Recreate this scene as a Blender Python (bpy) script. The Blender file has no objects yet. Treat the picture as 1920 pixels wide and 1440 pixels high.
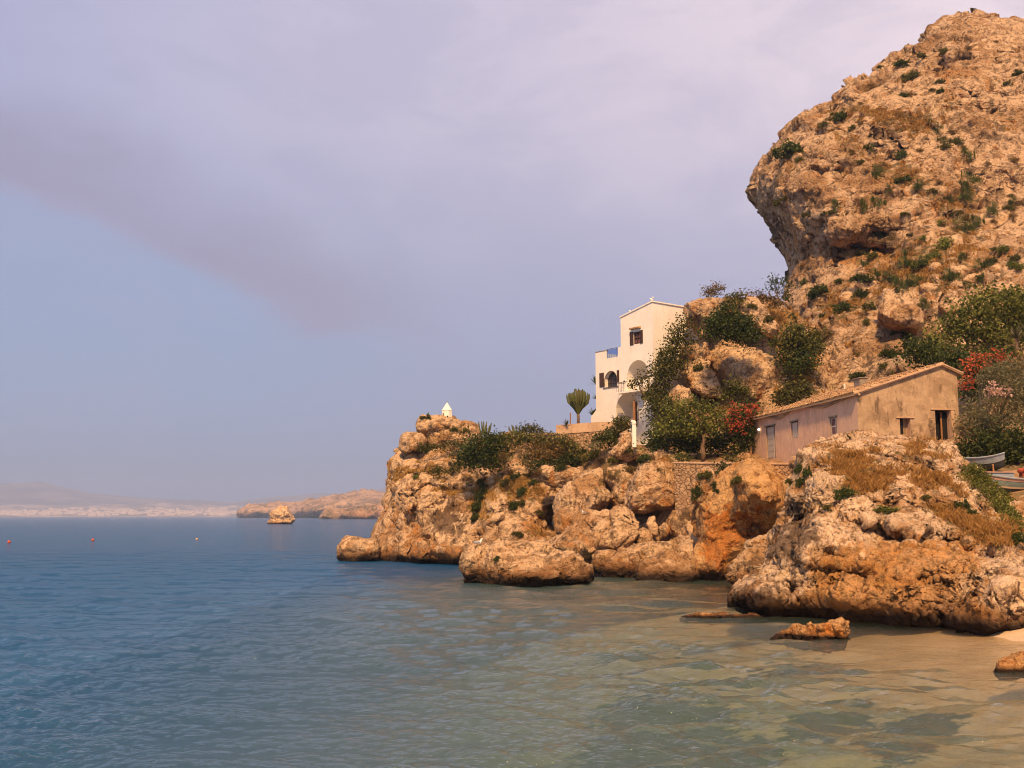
import bpy, bmesh, math, random
import numpy as np
from mathutils import Vector, Matrix
from math import radians, sin, cos, pi

random.seed(7)
RNG = np.random.default_rng(11)
scene = bpy.context.scene
COL = scene.collection

# ------------------------------------------------------------------ camera
CAM_H = 4.0
FPX = 2000.0                       # focal length in photo pixels (1920 wide)
TH = math.atan(248.0 / FPX)        # pitch: horizon lies 248 px under the centre
cam_d = bpy.data.cameras.new('camera')
cam_d.sensor_width = 36.0
cam_d.lens = 36.0 * FPX / 1920.0
cam_d.clip_start = 0.2
cam_d.clip_end = 60000.0
cam = bpy.data.objects.new('camera', cam_d)
COL.objects.link(cam)
cam.location = (0, 0, CAM_H)
cam.rotation_euler = (pi / 2 + TH, 0, 0)
scene.camera = cam
CAMP = Vector((0, 0, CAM_H))

# ------------------------------------------------------------------ view
scene.view_settings.view_transform = 'Standard'
scene.view_settings.look = 'None'
scene.view_settings.gamma = 1.0
scene.view_settings.use_curve_mapping = False
scene.view_settings.exposure = 0.36
scene.render.engine = 'CYCLES'
scene.cycles.max_bounces = 6
scene.cycles.diffuse_bounces = 3
scene.cycles.glossy_bounces = 3
scene.cycles.transmission_bounces = 4
scene.cycles.transparent_max_bounces = 12
scene.cycles.volume_bounces = 0
scene.cycles.sample_clamp_indirect = 4.0
scene.cycles.use_denoising = True
scene.cycles.filter_width = 1.0

# ------------------------------------------------------------------ sun
SUN_AZ = radians(-8)      # 0 = straight behind the camera, + = to its right
SUN_EL = radians(47)
sun_d = bpy.data.lights.new('sun', 'SUN')
sun_d.energy = 5.0
sun_d.angle = radians(5)
sun_d.color = (1.0, 0.62, 0.29)
sun = bpy.data.objects.new('sun', sun_d)
COL.objects.link(sun)
sdir = Vector((sin(SUN_AZ) * cos(SUN_EL), -cos(SUN_AZ) * cos(SUN_EL), sin(SUN_EL)))
sun.rotation_euler = sdir.to_track_quat('Z', 'Y').to_euler()
sun.location = sdir * 80

# ------------------------------------------------------------------ node helper
class NT:
    def __init__(s, tree):
        s.t = tree; s.n = tree.nodes; s.l = tree.links; s.n.clear()
    def add(s, kind, **kw):
        n = s.n.new(kind)
        ins = kw.pop('ins', {})
        for k, v in kw.items(): setattr(n, k, v)
        for k, v in ins.items(): s.set(n.inputs[k], v)
        return n
    def set(s, sock, v):
        if isinstance(v, bpy.types.NodeSocket): s.l.new(v, sock)
        elif isinstance(v, bpy.types.Node): s.l.new(v.outputs[0], sock)
        else:
            if sock.type == 'RGBA' and not isinstance(v, (int, float)) and len(v) == 3: v = (*v, 1)
            sock.default_value = v
    def math(s, op, a, b=0.0, c=None, clamp=False):
        n = s.n.new('ShaderNodeMath'); n.operation = op; n.use_clamp = clamp
        s.set(n.inputs[0], a); s.set(n.inputs[1], b)
        if c is not None: s.set(n.inputs[2], c)
        return n.outputs[0]
    def mix(s, f, a, b, blend='MIX'):
        n = s.n.new('ShaderNodeMix'); n.data_type = 'RGBA'; n.blend_type = blend
        s.set(n.inputs[0], f); s.set(n.inputs[6], a); s.set(n.inputs[7], b)
        return n.outputs[2]
    def rng(s, v, a, b, c=0.0, d=1.0, smooth=True):
        n = s.n.new('ShaderNodeMapRange'); n.clamp = True
        if smooth: n.interpolation_type = 'SMOOTHSTEP'
        s.set(n.inputs[0], v)
        for i, x in enumerate((a, b, c, d)): n.inputs[i + 1].default_value = x
        return n.outputs[0]
    def noise(s, vec, scale, detail=4, rough=0.55, dist=0.0, out=0):
        n = s.n.new('ShaderNodeTexNoise')
        if vec is not None: s.l.new(vec, n.inputs['Vector'])
        n.inputs['Scale'].default_value = scale; n.inputs['Detail'].default_value = detail
        n.inputs['Roughness'].default_value = rough; n.inputs['Distortion'].default_value = dist
        return n.outputs[out]
    def scalev(s, vec, v):
        n = s.n.new('ShaderNodeVectorMath'); n.operation = 'MULTIPLY'
        s.l.new(vec, n.inputs[0]); n.inputs[1].default_value = v
        return n.outputs[0]
    def attr(s, name, out='Fac'):
        n = s.n.new('ShaderNodeAttribute'); n.attribute_name = name
        return n.outputs[out]

# ------------------------------------------------------------------ world: high overcast veil over a blue sky
world = bpy.data.worlds.new('World'); scene.world = world; world.use_nodes = True
N = NT(world.node_tree)
geo = N.add('ShaderNodeTexCoord').outputs['Generated']
sep = N.add('ShaderNodeSeparateXYZ', ins={0: geo})
dx, dy, dz = sep.outputs
skyt = N.add('ShaderNodeTexSky', sky_type='NISHITA', sun_disc=False, sun_elevation=SUN_EL, sun_rotation=pi - SUN_AZ, air_density=1.0, dust_density=2.0)
bg1 = N.add('ShaderNodeBackground', ins={0: skyt.outputs[0], 1: 0.10})
# a: sideways direction (azimuth), grows to the right
a_side = N.math('DIVIDE', dx, N.math('MAXIMUM', N.math('ABSOLUTE', dy), 0.35))
e_up = N.math('MAXIMUM', N.math('DIVIDE', dz, N.math('MAXIMUM', N.math('ABSOLUTE', dy), 0.35)), 0.0)
warp = N.noise(geo, 2.2, 3, 0.5, 0.3)
warpf = N.math('SUBTRACT', warp, 0.5)
side = N.rng(N.math('ADD', a_side, N.math('MULTIPLY', warpf, 0.35)), -0.6, 0.6)
up = N.rng(N.math('ADD', e_up, N.math('MULTIPLY', warpf, 0.12)), 0.0, 0.5)
low = N.mix(side, (0.245, 0.285, 0.435), (0.36, 0.37, 0.54))
high = N.mix(side, (0.41, 0.415, 0.60), (0.88, 0.72, 0.76))
base = N.mix(up, low, high)
wv = N.scalev(geo, (1.0, 1.0, 2.0))
wn = N.math('SUBTRACT', N.noise(wv, 3.0, 6, 0.52, 0.5), 0.5)
wn2 = N.math('SUBTRACT', N.noise(wv, 12.0, 8, 0.62, 0.2), 0.5)
line = N.math('ADD', N.math('MULTIPLY', a_side, 0.40), e_up)           # constant along the cloud bank
line = N.math('ADD', line, N.math('MULTIPLY', wn, 0.33))
line = N.math('ADD', line, N.math('MULTIPLY', wn2, 0.085))
# clear blue below the bank on the left
pl = N.math('MULTIPLY', N.rng(a_side, 0.0, -0.30), N.rng(line, 0.125, 0.085))
pl = N.math('MULTIPLY', pl, N.rng(e_up, 0.01, 0.13))
base = N.mix(N.math('MULTIPLY', pl, 0.75), base, (0.30, 0.375, 0.555))
band = N.math('MULTIPLY', N.rng(line, 0.080, 0.135), N.rng(line, 0.26, 0.13))
band = N.math('MULTIPLY', band, N.rng(a_side, -0.02, -0.20))
base = N.mix(N.math('MULTIPLY', band, 0.85), base, (0.34, 0.30, 0.42))
wisps = N.rng(N.noise(N.scalev(geo, (1.1, 1.1, 2.4)), 4.2, 9, 0.66, 0.4), 0.44, 0.64)
base = N.mix(N.math('MULTIPLY', wisps, 0.30), base, (0.37, 0.36, 0.52))
bg2 = N.add('ShaderNodeBackground', ins={0: base, 1: 0.88})
mx = N.add('ShaderNodeMixShader', ins={0: 0.93, 1: bg1, 2: bg2})
N.add('ShaderNodeOutputWorld', ins={0: mx})

# ------------------------------------------------------------------ geometry helpers
def ray(px, py):
    x = (px - 960.0) / FPX; y = -(py - 720.0) / FPX
    return Vector((x, cos(TH) - y * sin(TH), sin(TH) + y * cos(TH)))
def P(px, py, Y):
    d = ray(px, py)
    return CAMP + d * (Y / d.y)
def Pn(px, py, Y):
    x = (px - 960.0) / FPX; y = -(py - 720.0) / FPX
    dy_ = cos(TH) - y * sin(TH); dz_ = sin(TH) + y * cos(TH)
    k = Y / dy_
    return np.stack([x * k, Y + 0 * k, CAM_H + dz_ * k], -1)
def proj(v):
    """world points -> photo pixels (used only to lay stains and plants on the rocks they grow on)"""
    rel = v - np.array([0, 0, CAM_H])
    f = rel[:, 1] * cos(TH) + rel[:, 2] * sin(TH)
    u = -rel[:, 1] * sin(TH) + rel[:, 2] * cos(TH)
    f = np.maximum(f, 0.1)
    return 960 + FPX * rel[:, 0] / f, 720 - FPX * u / f
def zat(py, Y): return P(960, py, Y).z

def hash3(i, j, k, s=0):
    h = (i.astype(np.int64) * 374761393 + j.astype(np.int64) * 668265263 + k.astype(np.int64) * 2147483647 + s * 1274126177) & 0xffffffff
    h = ((h ^ (h >> 13)) * 1274126177) & 0xffffffff
    h = ((h ^ (h >> 16)) * 2246822519) & 0xffffffff
    return (h ^ (h >> 15)) & 0xffffffff
def perlin(p, s=0):
    p = p.astype(np.float32)
    i = np.floor(p); f = p - i; i = i.astype(np.int64)
    u = f * f * f * (f * (f * 6 - 15) + 10)
    out = np.zeros(len(p), np.float32)
    for c in range(8):
        a, b, d = c & 1, (c >> 1) & 1, c >> 2
        h = hash3(i[:, 0] + a, i[:, 1] + b, i[:, 2] + d, s)
        gx = ((h & 1023) / 511.5 - 1); gy = (((h >> 10) & 1023) / 511.5 - 1); gz = (((h >> 20) & 1023) / 511.5 - 1)
        w = (u[:, 0] if a else 1 - u[:, 0]) * (u[:, 1] if b else 1 - u[:, 1]) * (u[:, 2] if d else 1 - u[:, 2])
        out += w * (gx * (f[:, 0] - a) + gy * (f[:, 1] - b) + gz * (f[:, 2] - d))
    return out * 1.3
def fbm(p, o=4, s=0, gain=0.5):
    r = 0; a = 1.0; k = 1.0
    for q in range(o):
        r = r + a * perlin(p * k + q * 17.3, s + q); a *= gain; k *= 2.03
    return r
def ridged(p, o=4, s=0):
    r = 0; a = 1.0; k = 1.0
    for q in range(o):
        r = r + a * (1 - 2 * np.abs(perlin(p * k + q * 9.1, s + q))); a *= 0.5; k *= 2.1
    return r / 2
def worley(p, s=0):
    """F1, F2, id hash, vector from the nearest cell point"""
    p = p.astype(np.float32)
    b = np.floor(p - 0.5).astype(np.int64)
    f1 = np.full(len(p), 9.0, np.float32); f2 = f1.copy()
    hid = np.zeros(len(p), np.int64); vec = np.zeros((len(p), 3), np.float32)
    for c in range(8):
        q = b + np.array([c & 1, (c >> 1) & 1, c >> 2])
        h = hash3(q[:, 0], q[:, 1], q[:, 2], s)
        j = np.stack([(h & 1023), (h >> 10) & 1023, (h >> 20) & 1023], -1) / 1023.0
        d = p - (q + 0.12 + 0.76 * j)
        dd = np.sqrt((d * d).sum(1))
        m = dd < f1
        f2 = np.where(m, f1, np.minimum(f2, dd))
        hid = np.where(m, h, hid); vec = np.where(m[:, None], d, vec); f1 = np.where(m, dd, f1)
    return f1, f2, hid, vec
def blocks(p, cell, s=0, warpamp=0.35, flat=(1, 1, 1)):
    """faceted fractured rock: each Voronoi cell is a tilted block, cracks between; returns about -1..1 and crack 0..1"""
    w = np.stack([perlin(p / cell * 0.9 + 31.7 * k, s + 40 + k) for k in range(3)], -1) * warpamp
    q = p / cell / np.array(flat) + w
    f1, f2, h, v = worley(q, s)
    h0 = ((h >> 3) & 255) / 127.5 - 1
    t = np.stack([((h >> 5) & 255), (h >> 11) & 255, (h >> 17) & 255], -1) / 127.5 - 1
    t = t * 0.8 + np.array([0.25, -0.35, 0.6])
    tilt = (v * t).sum(1)
    crack = np.exp(-((f2 - f1) / 0.055) ** 2) * np.clip(perlin(p / cell / 1.7 + 5.5, s + 60) * 3.2 + 0.45, 0.06, 1)
    return 0.5 * h0 + 1.25 * tilt, crack

def planarize(co, no, cell, strength, seed, off=0.0, flat=(1, 1, 1), R=None, tilt=.22):
    # pull every fracture cell of the surface toward its own mean plane: flat faces that meet in real edges
    w = np.stack([perlin(co / cell * 0.8 + 3.7 * k, seed + 140 + k) for k in range(3)], -1) * .45
    cq = co if R is None else co @ R.T
    f1, f2, h, v = worley(cq / cell / np.array(flat) + w * (1 if R is None else .6), seed + 150)
    u, inv = np.unique(h, return_inverse=True); c = np.bincount(inv).astype(np.float64)
    mp = np.stack([np.bincount(inv, co[:, k]) / c for k in range(3)], -1)
    mn = np.stack([np.bincount(inv, no[:, k]) / c for k in range(3)], -1)
    ln = np.linalg.norm(mn, axis=1); mn = mn / (ln[:, None] + 1e-6)
    rt = np.stack([((u >> k) & 127) / 63.5 - 1 for k in (2, 9, 16)], -1); mn = mn + rt * tilt; mn /= np.linalg.norm(mn, axis=1)[:, None]
    wt = np.clip((ln - .3) / .3, 0, 1) * strength
    d = ((co - mp[inv]) * mn[inv]).sum(1)
    ro = (((u >> 4) & 255) / 127.5 - 1) * off
    return co - mn[inv] * (d * wt[inv])[:, None] + mn[inv] * (ro * wt)[inv][:, None]

def new_mesh(name, V, F, mat=None, smooth=True):
    me = bpy.data.meshes.new(name)
    V = np.asarray(V, np.float32)
    if isinstance(F, np.ndarray):
        k = F.shape[1]
        me.vertices.add(len(V)); me.vertices.foreach_set('co', V.ravel())
        me.loops.add(F.size); me.loops.foreach_set('vertex_index', F.astype(np.int32).ravel())
        me.polygons.add(len(F)); me.polygons.foreach_set('loop_start', np.arange(0, F.size, k, dtype=np.int32))
        me.polygons.foreach_set('loop_total', np.full(len(F), k, np.int32))
        me.update(calc_edges=True)
    else:
        me.from_pydata([tuple(v) for v in V.tolist()], [], F); me.update()
    me.validate()
    if smooth: me.polygons.foreach_set('use_smooth', np.ones(len(me.polygons), bool))
    if mat: me.materials.append(mat)
    return me
def link(name, me, parent=None, loc=None, **props):
    o = bpy.data.objects.new(name, me); COL.objects.link(o)
    if parent is not None: o.parent = parent
    if loc is not None: o.location = loc
    for k, v in props.items(): o[k] = v
    return o
def tag(o, label=None, category=None, group=None, kind=None):
    if label: o['label'] = label
    if category: o['category'] = category
    if group: o['group'] = group
    if kind: o['kind'] = kind
    return o
def empty(name, loc, label, category, group=None):
    o = bpy.data.objects.new(name, None); COL.objects.link(o); o.location = loc
    o.empty_display_size = 0.3
    return tag(o, label, category, group)
def mco(me):
    a = np.empty(len(me.vertices) * 3, np.float32); me.vertices.foreach_get('co', a); return a.reshape(-1, 3)
def mno(me):
    a = np.empty(len(me.vertices) * 3, np.float32); me.vertices.foreach_get('normal', a); return a.reshape(-1, 3)
def setattrf(me, name, arr):
    at = me.attributes.new(name, 'FLOAT', 'POINT'); at.data.foreach_set('value', np.asarray(arr, np.float32))

def poly_sd(px, py, poly):
    """inside mask and distance to the outline, in pixels"""
    poly = np.asarray(poly, float); n = len(poly)
    ins = np.zeros(px.shape, bool); dist = np.full(px.shape, 1e9)
    for i in range(n):
        x1, y1 = poly[i]; x2, y2 = poly[(i + 1) % n]
        c = ((y1 > py) != (y2 > py))
        with np.errstate(divide='ignore', invalid='ignore'):
            xi = (x2 - x1) * (py - y1) / (y2 - y1 + 1e-12) + x1
        ins ^= c & (px < xi)
        ex, ey = x2 - x1, y2 - y1
        t = np.clip(((px - x1) * ex + (py - y1) * ey) / (ex * ex + ey * ey + 1e-9), 0, 1)
        dist = np.minimum(dist, np.hypot(px - x1 - t * ex, py - y1 - t * ey))
    return ins, dist
def interpY(px, py, ctrl, soft):
    if not isinstance(ctrl, (list, tuple)): return np.full(px.shape, float(ctrl))
    num = 0; den = 0
    for (cx, cy, Y) in ctrl:
        w = 1.0 / (((px - cx) ** 2 + (py - cy) ** 2) / soft ** 2 + 1.0) ** 2
        num = num + w * Y; den = den + w
    return num / den
def gauss(px, py, items):
    r = 0
    for it in items:
        cx, cy, rx, ry, a = it[:5]; rot = radians(it[5]) if len(it) > 5 else 0
        x = px - cx; y = py - cy
        xr = x * cos(rot) + y * sin(rot); yr = -x * sin(rot) + y * cos(rot)
        r = r + a * np.exp(-((xr / rx) ** 2 + (yr / ry) ** 2))
    return r

def carve(px, py, lines):
    # fissures: (points, half width in px, depth in m)
    r = 0
    for pts, w, dpt in lines:
        d = np.full(px.shape, 1e9); L_ = 0
        for (x1, y1), (x2, y2) in zip(pts[:-1], pts[1:]):
            ex, ey = x2 - x1, y2 - y1
            t = np.clip(((px - x1) * ex + (py - y1) * ey) / (ex * ex + ey * ey + 1e-9), 0, 1)
            d = np.minimum(d, np.hypot(px - x1 - t * ex, py - y1 - t * ey))
        e = np.minimum(np.hypot(px - pts[0][0], py - pts[0][1]), np.hypot(px - pts[-1][0], py - pts[-1][1]))
        r = r + dpt * np.exp(-(d / w) ** 2) * np.clip(e / (5 * w) + .35, 0, 1)
    return r
def rock_shape(poly, ctrl, edge, bulge, thick, g, soft=80, dents=(), lines=()):
    """closed solid: front face follows the depth points, rounded off toward its rim, with a real back"""
    poly = np.asarray(poly, float)
    x0, y0 = poly.min(0) - g; x1, y1 = poly.max(0) + g
    xs = np.arange(x0, x1 + g, g); ys = np.arange(y0, y1 + g, g)
    PX, PY = np.meshgrid(xs, ys)
    ins, d = poly_sd(PX, PY, poly)
    n = np.clip(d / edge, 0, 1); prof = np.sqrt(np.clip(1 - (1 - n) ** 2, 0, 1))
    Yc = interpY(PX, PY, ctrl, soft) + (gauss(PX, PY, dents) if len(dents) else 0)
    if len(lines):
        q = np.stack([PX.ravel() / 40, PY.ravel() / 40, 0 * PX.ravel()], -1)
        wx = (perlin(q, 91) * 9 + perlin(q * 3, 92) * 4).reshape(PX.shape); wy = (perlin(q, 93) * 9 + perlin(q * 3, 94) * 4).reshape(PX.shape)
        Yc = Yc + carve(PX + wx, PY + wy, lines)
    Yf = Yc + bulge * (1 - prof); Yb = Yc + bulge + 0.25 * thick + thick * 0.75 * prof
    idx = -np.ones(PX.shape, int); m = ins; idx[m] = np.arange(m.sum()); nv = m.sum()
    Vf = Pn(PX[m], PY[m], Yf[m]); Vb = Pn(PX[m], PY[m], Yb[m])
    a = idx[:-1, :-1]; b = idx[:-1, 1:]; c = idx[1:, 1:]; e = idx[1:, :-1]
    ok = (a >= 0) & (b >= 0) & (c >= 0) & (e >= 0)
    Q = np.stack([a[ok], e[ok], c[ok], b[ok]], -1)
    Qb = Q[:, ::-1] + nv
    # rim
    E = np.concatenate([Q[:, [0, 1]], Q[:, [1, 2]], Q[:, [2, 3]], Q[:, [3, 0]]])
    key = np.minimum(E[:, 0], E[:, 1]) * (nv + 1) + np.maximum(E[:, 0], E[:, 1])
    _, inv, cnt = np.unique(key, return_inverse=True, return_counts=True)
    B = E[cnt[inv] == 1]
    S = np.stack([B[:, 1], B[:, 0], B[:, 0] + nv, B[:, 1] + nv], -1)
    return np.concatenate([Vf, Vb]), np.concatenate([Q, Qb, S])

def remesh(V, F, voxel):
    me = new_mesh('tmp', V, F)
    o = bpy.data.objects.new('tmp', me); COL.objects.link(o)
    md = o.modifiers.new('r', 'REMESH'); md.mode = 'VOXEL'; md.voxel_size = voxel; md.adaptivity = 0
    dg = bpy.context.evaluated_depsgraph_get(); dg.update()
    out = bpy.data.meshes.new_from_object(o.evaluated_get(dg))
    bpy.data.objects.remove(o); bpy.data.meshes.remove(me)
    return out

ROCKS = {}
def rock(name, shapes, voxel, cells, mat, label=None, category=None, kind=None, group=None, seed=0,
         fine=0.5, stain=(), pale=(), grey=(), grass=(), strata=0.0, pits=0.0, smoothit=3, parent=None, plan=(.75, .65, .35), craggy=.8, chisel=1.0, flat=(1, 1, 1)):
    V = []; F = []; off = 0
    for v, f in shapes:
        V.append(v); F.append(f + off); off += len(v)
    me = remesh(np.concatenate(V), np.concatenate(F), voxel)
    co = mco(me)
    # relax the voxel steps
    ed = np.empty(len(me.edges) * 2, np.int32); me.edges.foreach_get('vertices', ed); ed = ed.reshape(-1, 2)
    deg = np.bincount(ed.ravel(), minlength=len(co)).astype(np.float32)[:, None]
    for _ in range(smoothit):
        acc = np.zeros_like(co)
        for k in range(3):
            acc[:, k] = np.bincount(ed[:, 0], co[ed[:, 1], k], len(co)) + np.bincount(ed[:, 1], co[ed[:, 0], k], len(co))
        co = acc / np.maximum(deg, 1)
    me.vertices.foreach_set('co', co.ravel()); me.update()
    no = mno(me)
    crk = np.zeros(len(co), np.float32)
    rs = np.random.default_rng(seed * 13 + 5)
    ax = Matrix.Rotation(rs.uniform(.35, .75) * rs.choice([-1, 1]), 3, 'Y') @ Matrix.Rotation(rs.uniform(-.5, .5), 3, 'X')
    R = np.array(ax); sq = np.array([1.0, 1.0, 0.6])
    for i, (cell, amp, cr) in enumerate(cells):
        if i < 3:
            co = planarize(co, no, cell * (.8, .75, .8)[i], plan[i], seed + i * 11, amp * .45, flat)
            if i == 0 and plan[0] < 1:
                a0 = co.copy()
                for k in range(3): co[:, k] = .5 * a0[:, k] + .5 * (np.bincount(ed[:, 0], a0[ed[:, 1], k], len(co)) + np.bincount(ed[:, 1], a0[ed[:, 0], k], len(co))) / deg[:, 0]
            me.vertices.foreach_set('co', co.astype(np.float32).ravel()); me.update(); nn = mno(me); no = nn * .5 + no * .5; no /= np.linalg.norm(no, axis=1)[:, None] + 1e-6
        b, c = blocks(co, cell, seed + i * 7, flat=flat)
        if i == 0:
            for _ in range(2):
                b = 0.35 * b + 0.65 * (np.bincount(ed[:, 0], b[ed[:, 1]], len(co)) + np.bincount(ed[:, 1], b[ed[:, 0]], len(co))) / np.maximum(deg[:, 0], 1)
        q = (co @ R.T) / (cell * 0.95) / sq
        q = q + np.stack([perlin(q * .8 + 9.1 * k, seed + 80 + k) for k in range(3)], -1) * .5
        rg = ridged(q, 3 if i < 2 else 2, seed + 20 + i)
        f1 = worley(q * 1.7, seed + 30 + i)[0]
        d = amp * (0.22 * b + craggy * (0.35 if i == 0 else .85) * (rg - .3) + craggy * (.45 if i == 0 else 1.1) * (f1 - .5)) - cr * c * 1.9
        co = co + no * d[:, None]
        crk = np.maximum(crk, c * (cell > 0.5))
        if i < 1:
            me.vertices.foreach_set('co', co.astype(np.float32).ravel()); me.update()
            nn = mno(me); no = nn * 0.55 + no * 0.45; no /= np.linalg.norm(no, axis=1)[:, None] + 1e-6
    c0 = cells[0][0]
    if fine:
        co = co + no * (ridged(co / (voxel * 9), 3, seed + 5) * voxel * fine * 1.5)[:, None]
    if chisel:
        for kk, (ci, st_) in enumerate(((1, .7), (2, .7)) if len(cells) > 2 else ((1, .7),)):
            me.vertices.foreach_set('co', co.astype(np.float32).ravel()); me.update(); nn = mno(me)
            co = planarize(co, nn, cells[ci][0] * 1.0, st_ * chisel, seed + 300 + kk * 9, cells[ci][1] * .35, (1.25, 1.0, .7), R, .42)
        me.vertices.foreach_set('co', co.astype(np.float32).ravel()); me.update(); no = mno(me)
        co = co + no * (ridged(co / (voxel * 7), 2, seed + 15) * voxel * fine * .55)[:, None]
    if strata:
        zz = co[:, 2] + 0.35 * perlin(co / 3.0, seed + 8) * 2
        co = co + no * (perlin(np.stack([co[:, 0] * 0.12, co[:, 1] * 0.12, zz * 1.6], -1), seed + 9) * strata)[:, None]
    if pits:
        f1, f2, h, v = worley(co / (pits * 3.2) + perlin(co / (pits * 6), 5)[:, None] * .5, seed + 12)
        msk = np.clip(perlin(co / 1.6, seed + 13) * 2 + 0.25, 0, 1)
        co = co - no * (np.clip(1 - f1 / 0.42, 0, 1) * pits * 1.1 * msk)[:, None]
    me.vertices.foreach_set('co', co.astype(np.float32).ravel()); me.update()
    px, py = proj(co)
    wpx = px + perlin(co / 0.9, 71) * 26 + perlin(co / 0.3, 74) * 9; wpy = py + perlin(co / 0.9, 72) * 26 + perlin(co / 0.3, 75) * 9
    for nm, items in (('stain', stain), ('pale', pale), ('grey', grey), ('grass', grass)):
        v = gauss(wpx, wpy, items) if len(items) else np.zeros(len(co))
        setattrf(me, nm, np.clip(v, 0, 1.2))
    setattrf(me, 'crack', crk)
    me.materials.append(mat)
    me.polygons.foreach_set('use_smooth', np.ones(len(me.polygons), bool))
    me.name = name
    o = link(name, me, parent)
    tag(o, label, category, group, kind)
    ROCKS[o.name] = o
    return o

# ------------------------------------------------------------------ materials
def material(name):
    m = bpy.data.materials.new(name); m.use_nodes = True
    return m, NT(m.node_tree)
def finish(n, color, rough=0.9, bump=None, bstr=0.3, bdist=0.05, spec=0.25, **kw):
    b = n.add('ShaderNodeBsdfPrincipled')
    n.set(b.inputs['Base Color'], color); n.set(b.inputs['Roughness'], rough)
    n.set(b.inputs['Specular IOR Level'], spec)
    for k, v in kw.items(): n.set(b.inputs[k], v)
    if bump is not None:
        bn = n.add('ShaderNodeBump', ins={'Strength': bstr, 'Distance': bdist, 'Height': bump})
        n.l.new(bn.outputs[0], b.inputs['Normal'])
    n.add('ShaderNodeOutputMaterial', ins={0: b})
    return b

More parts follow.
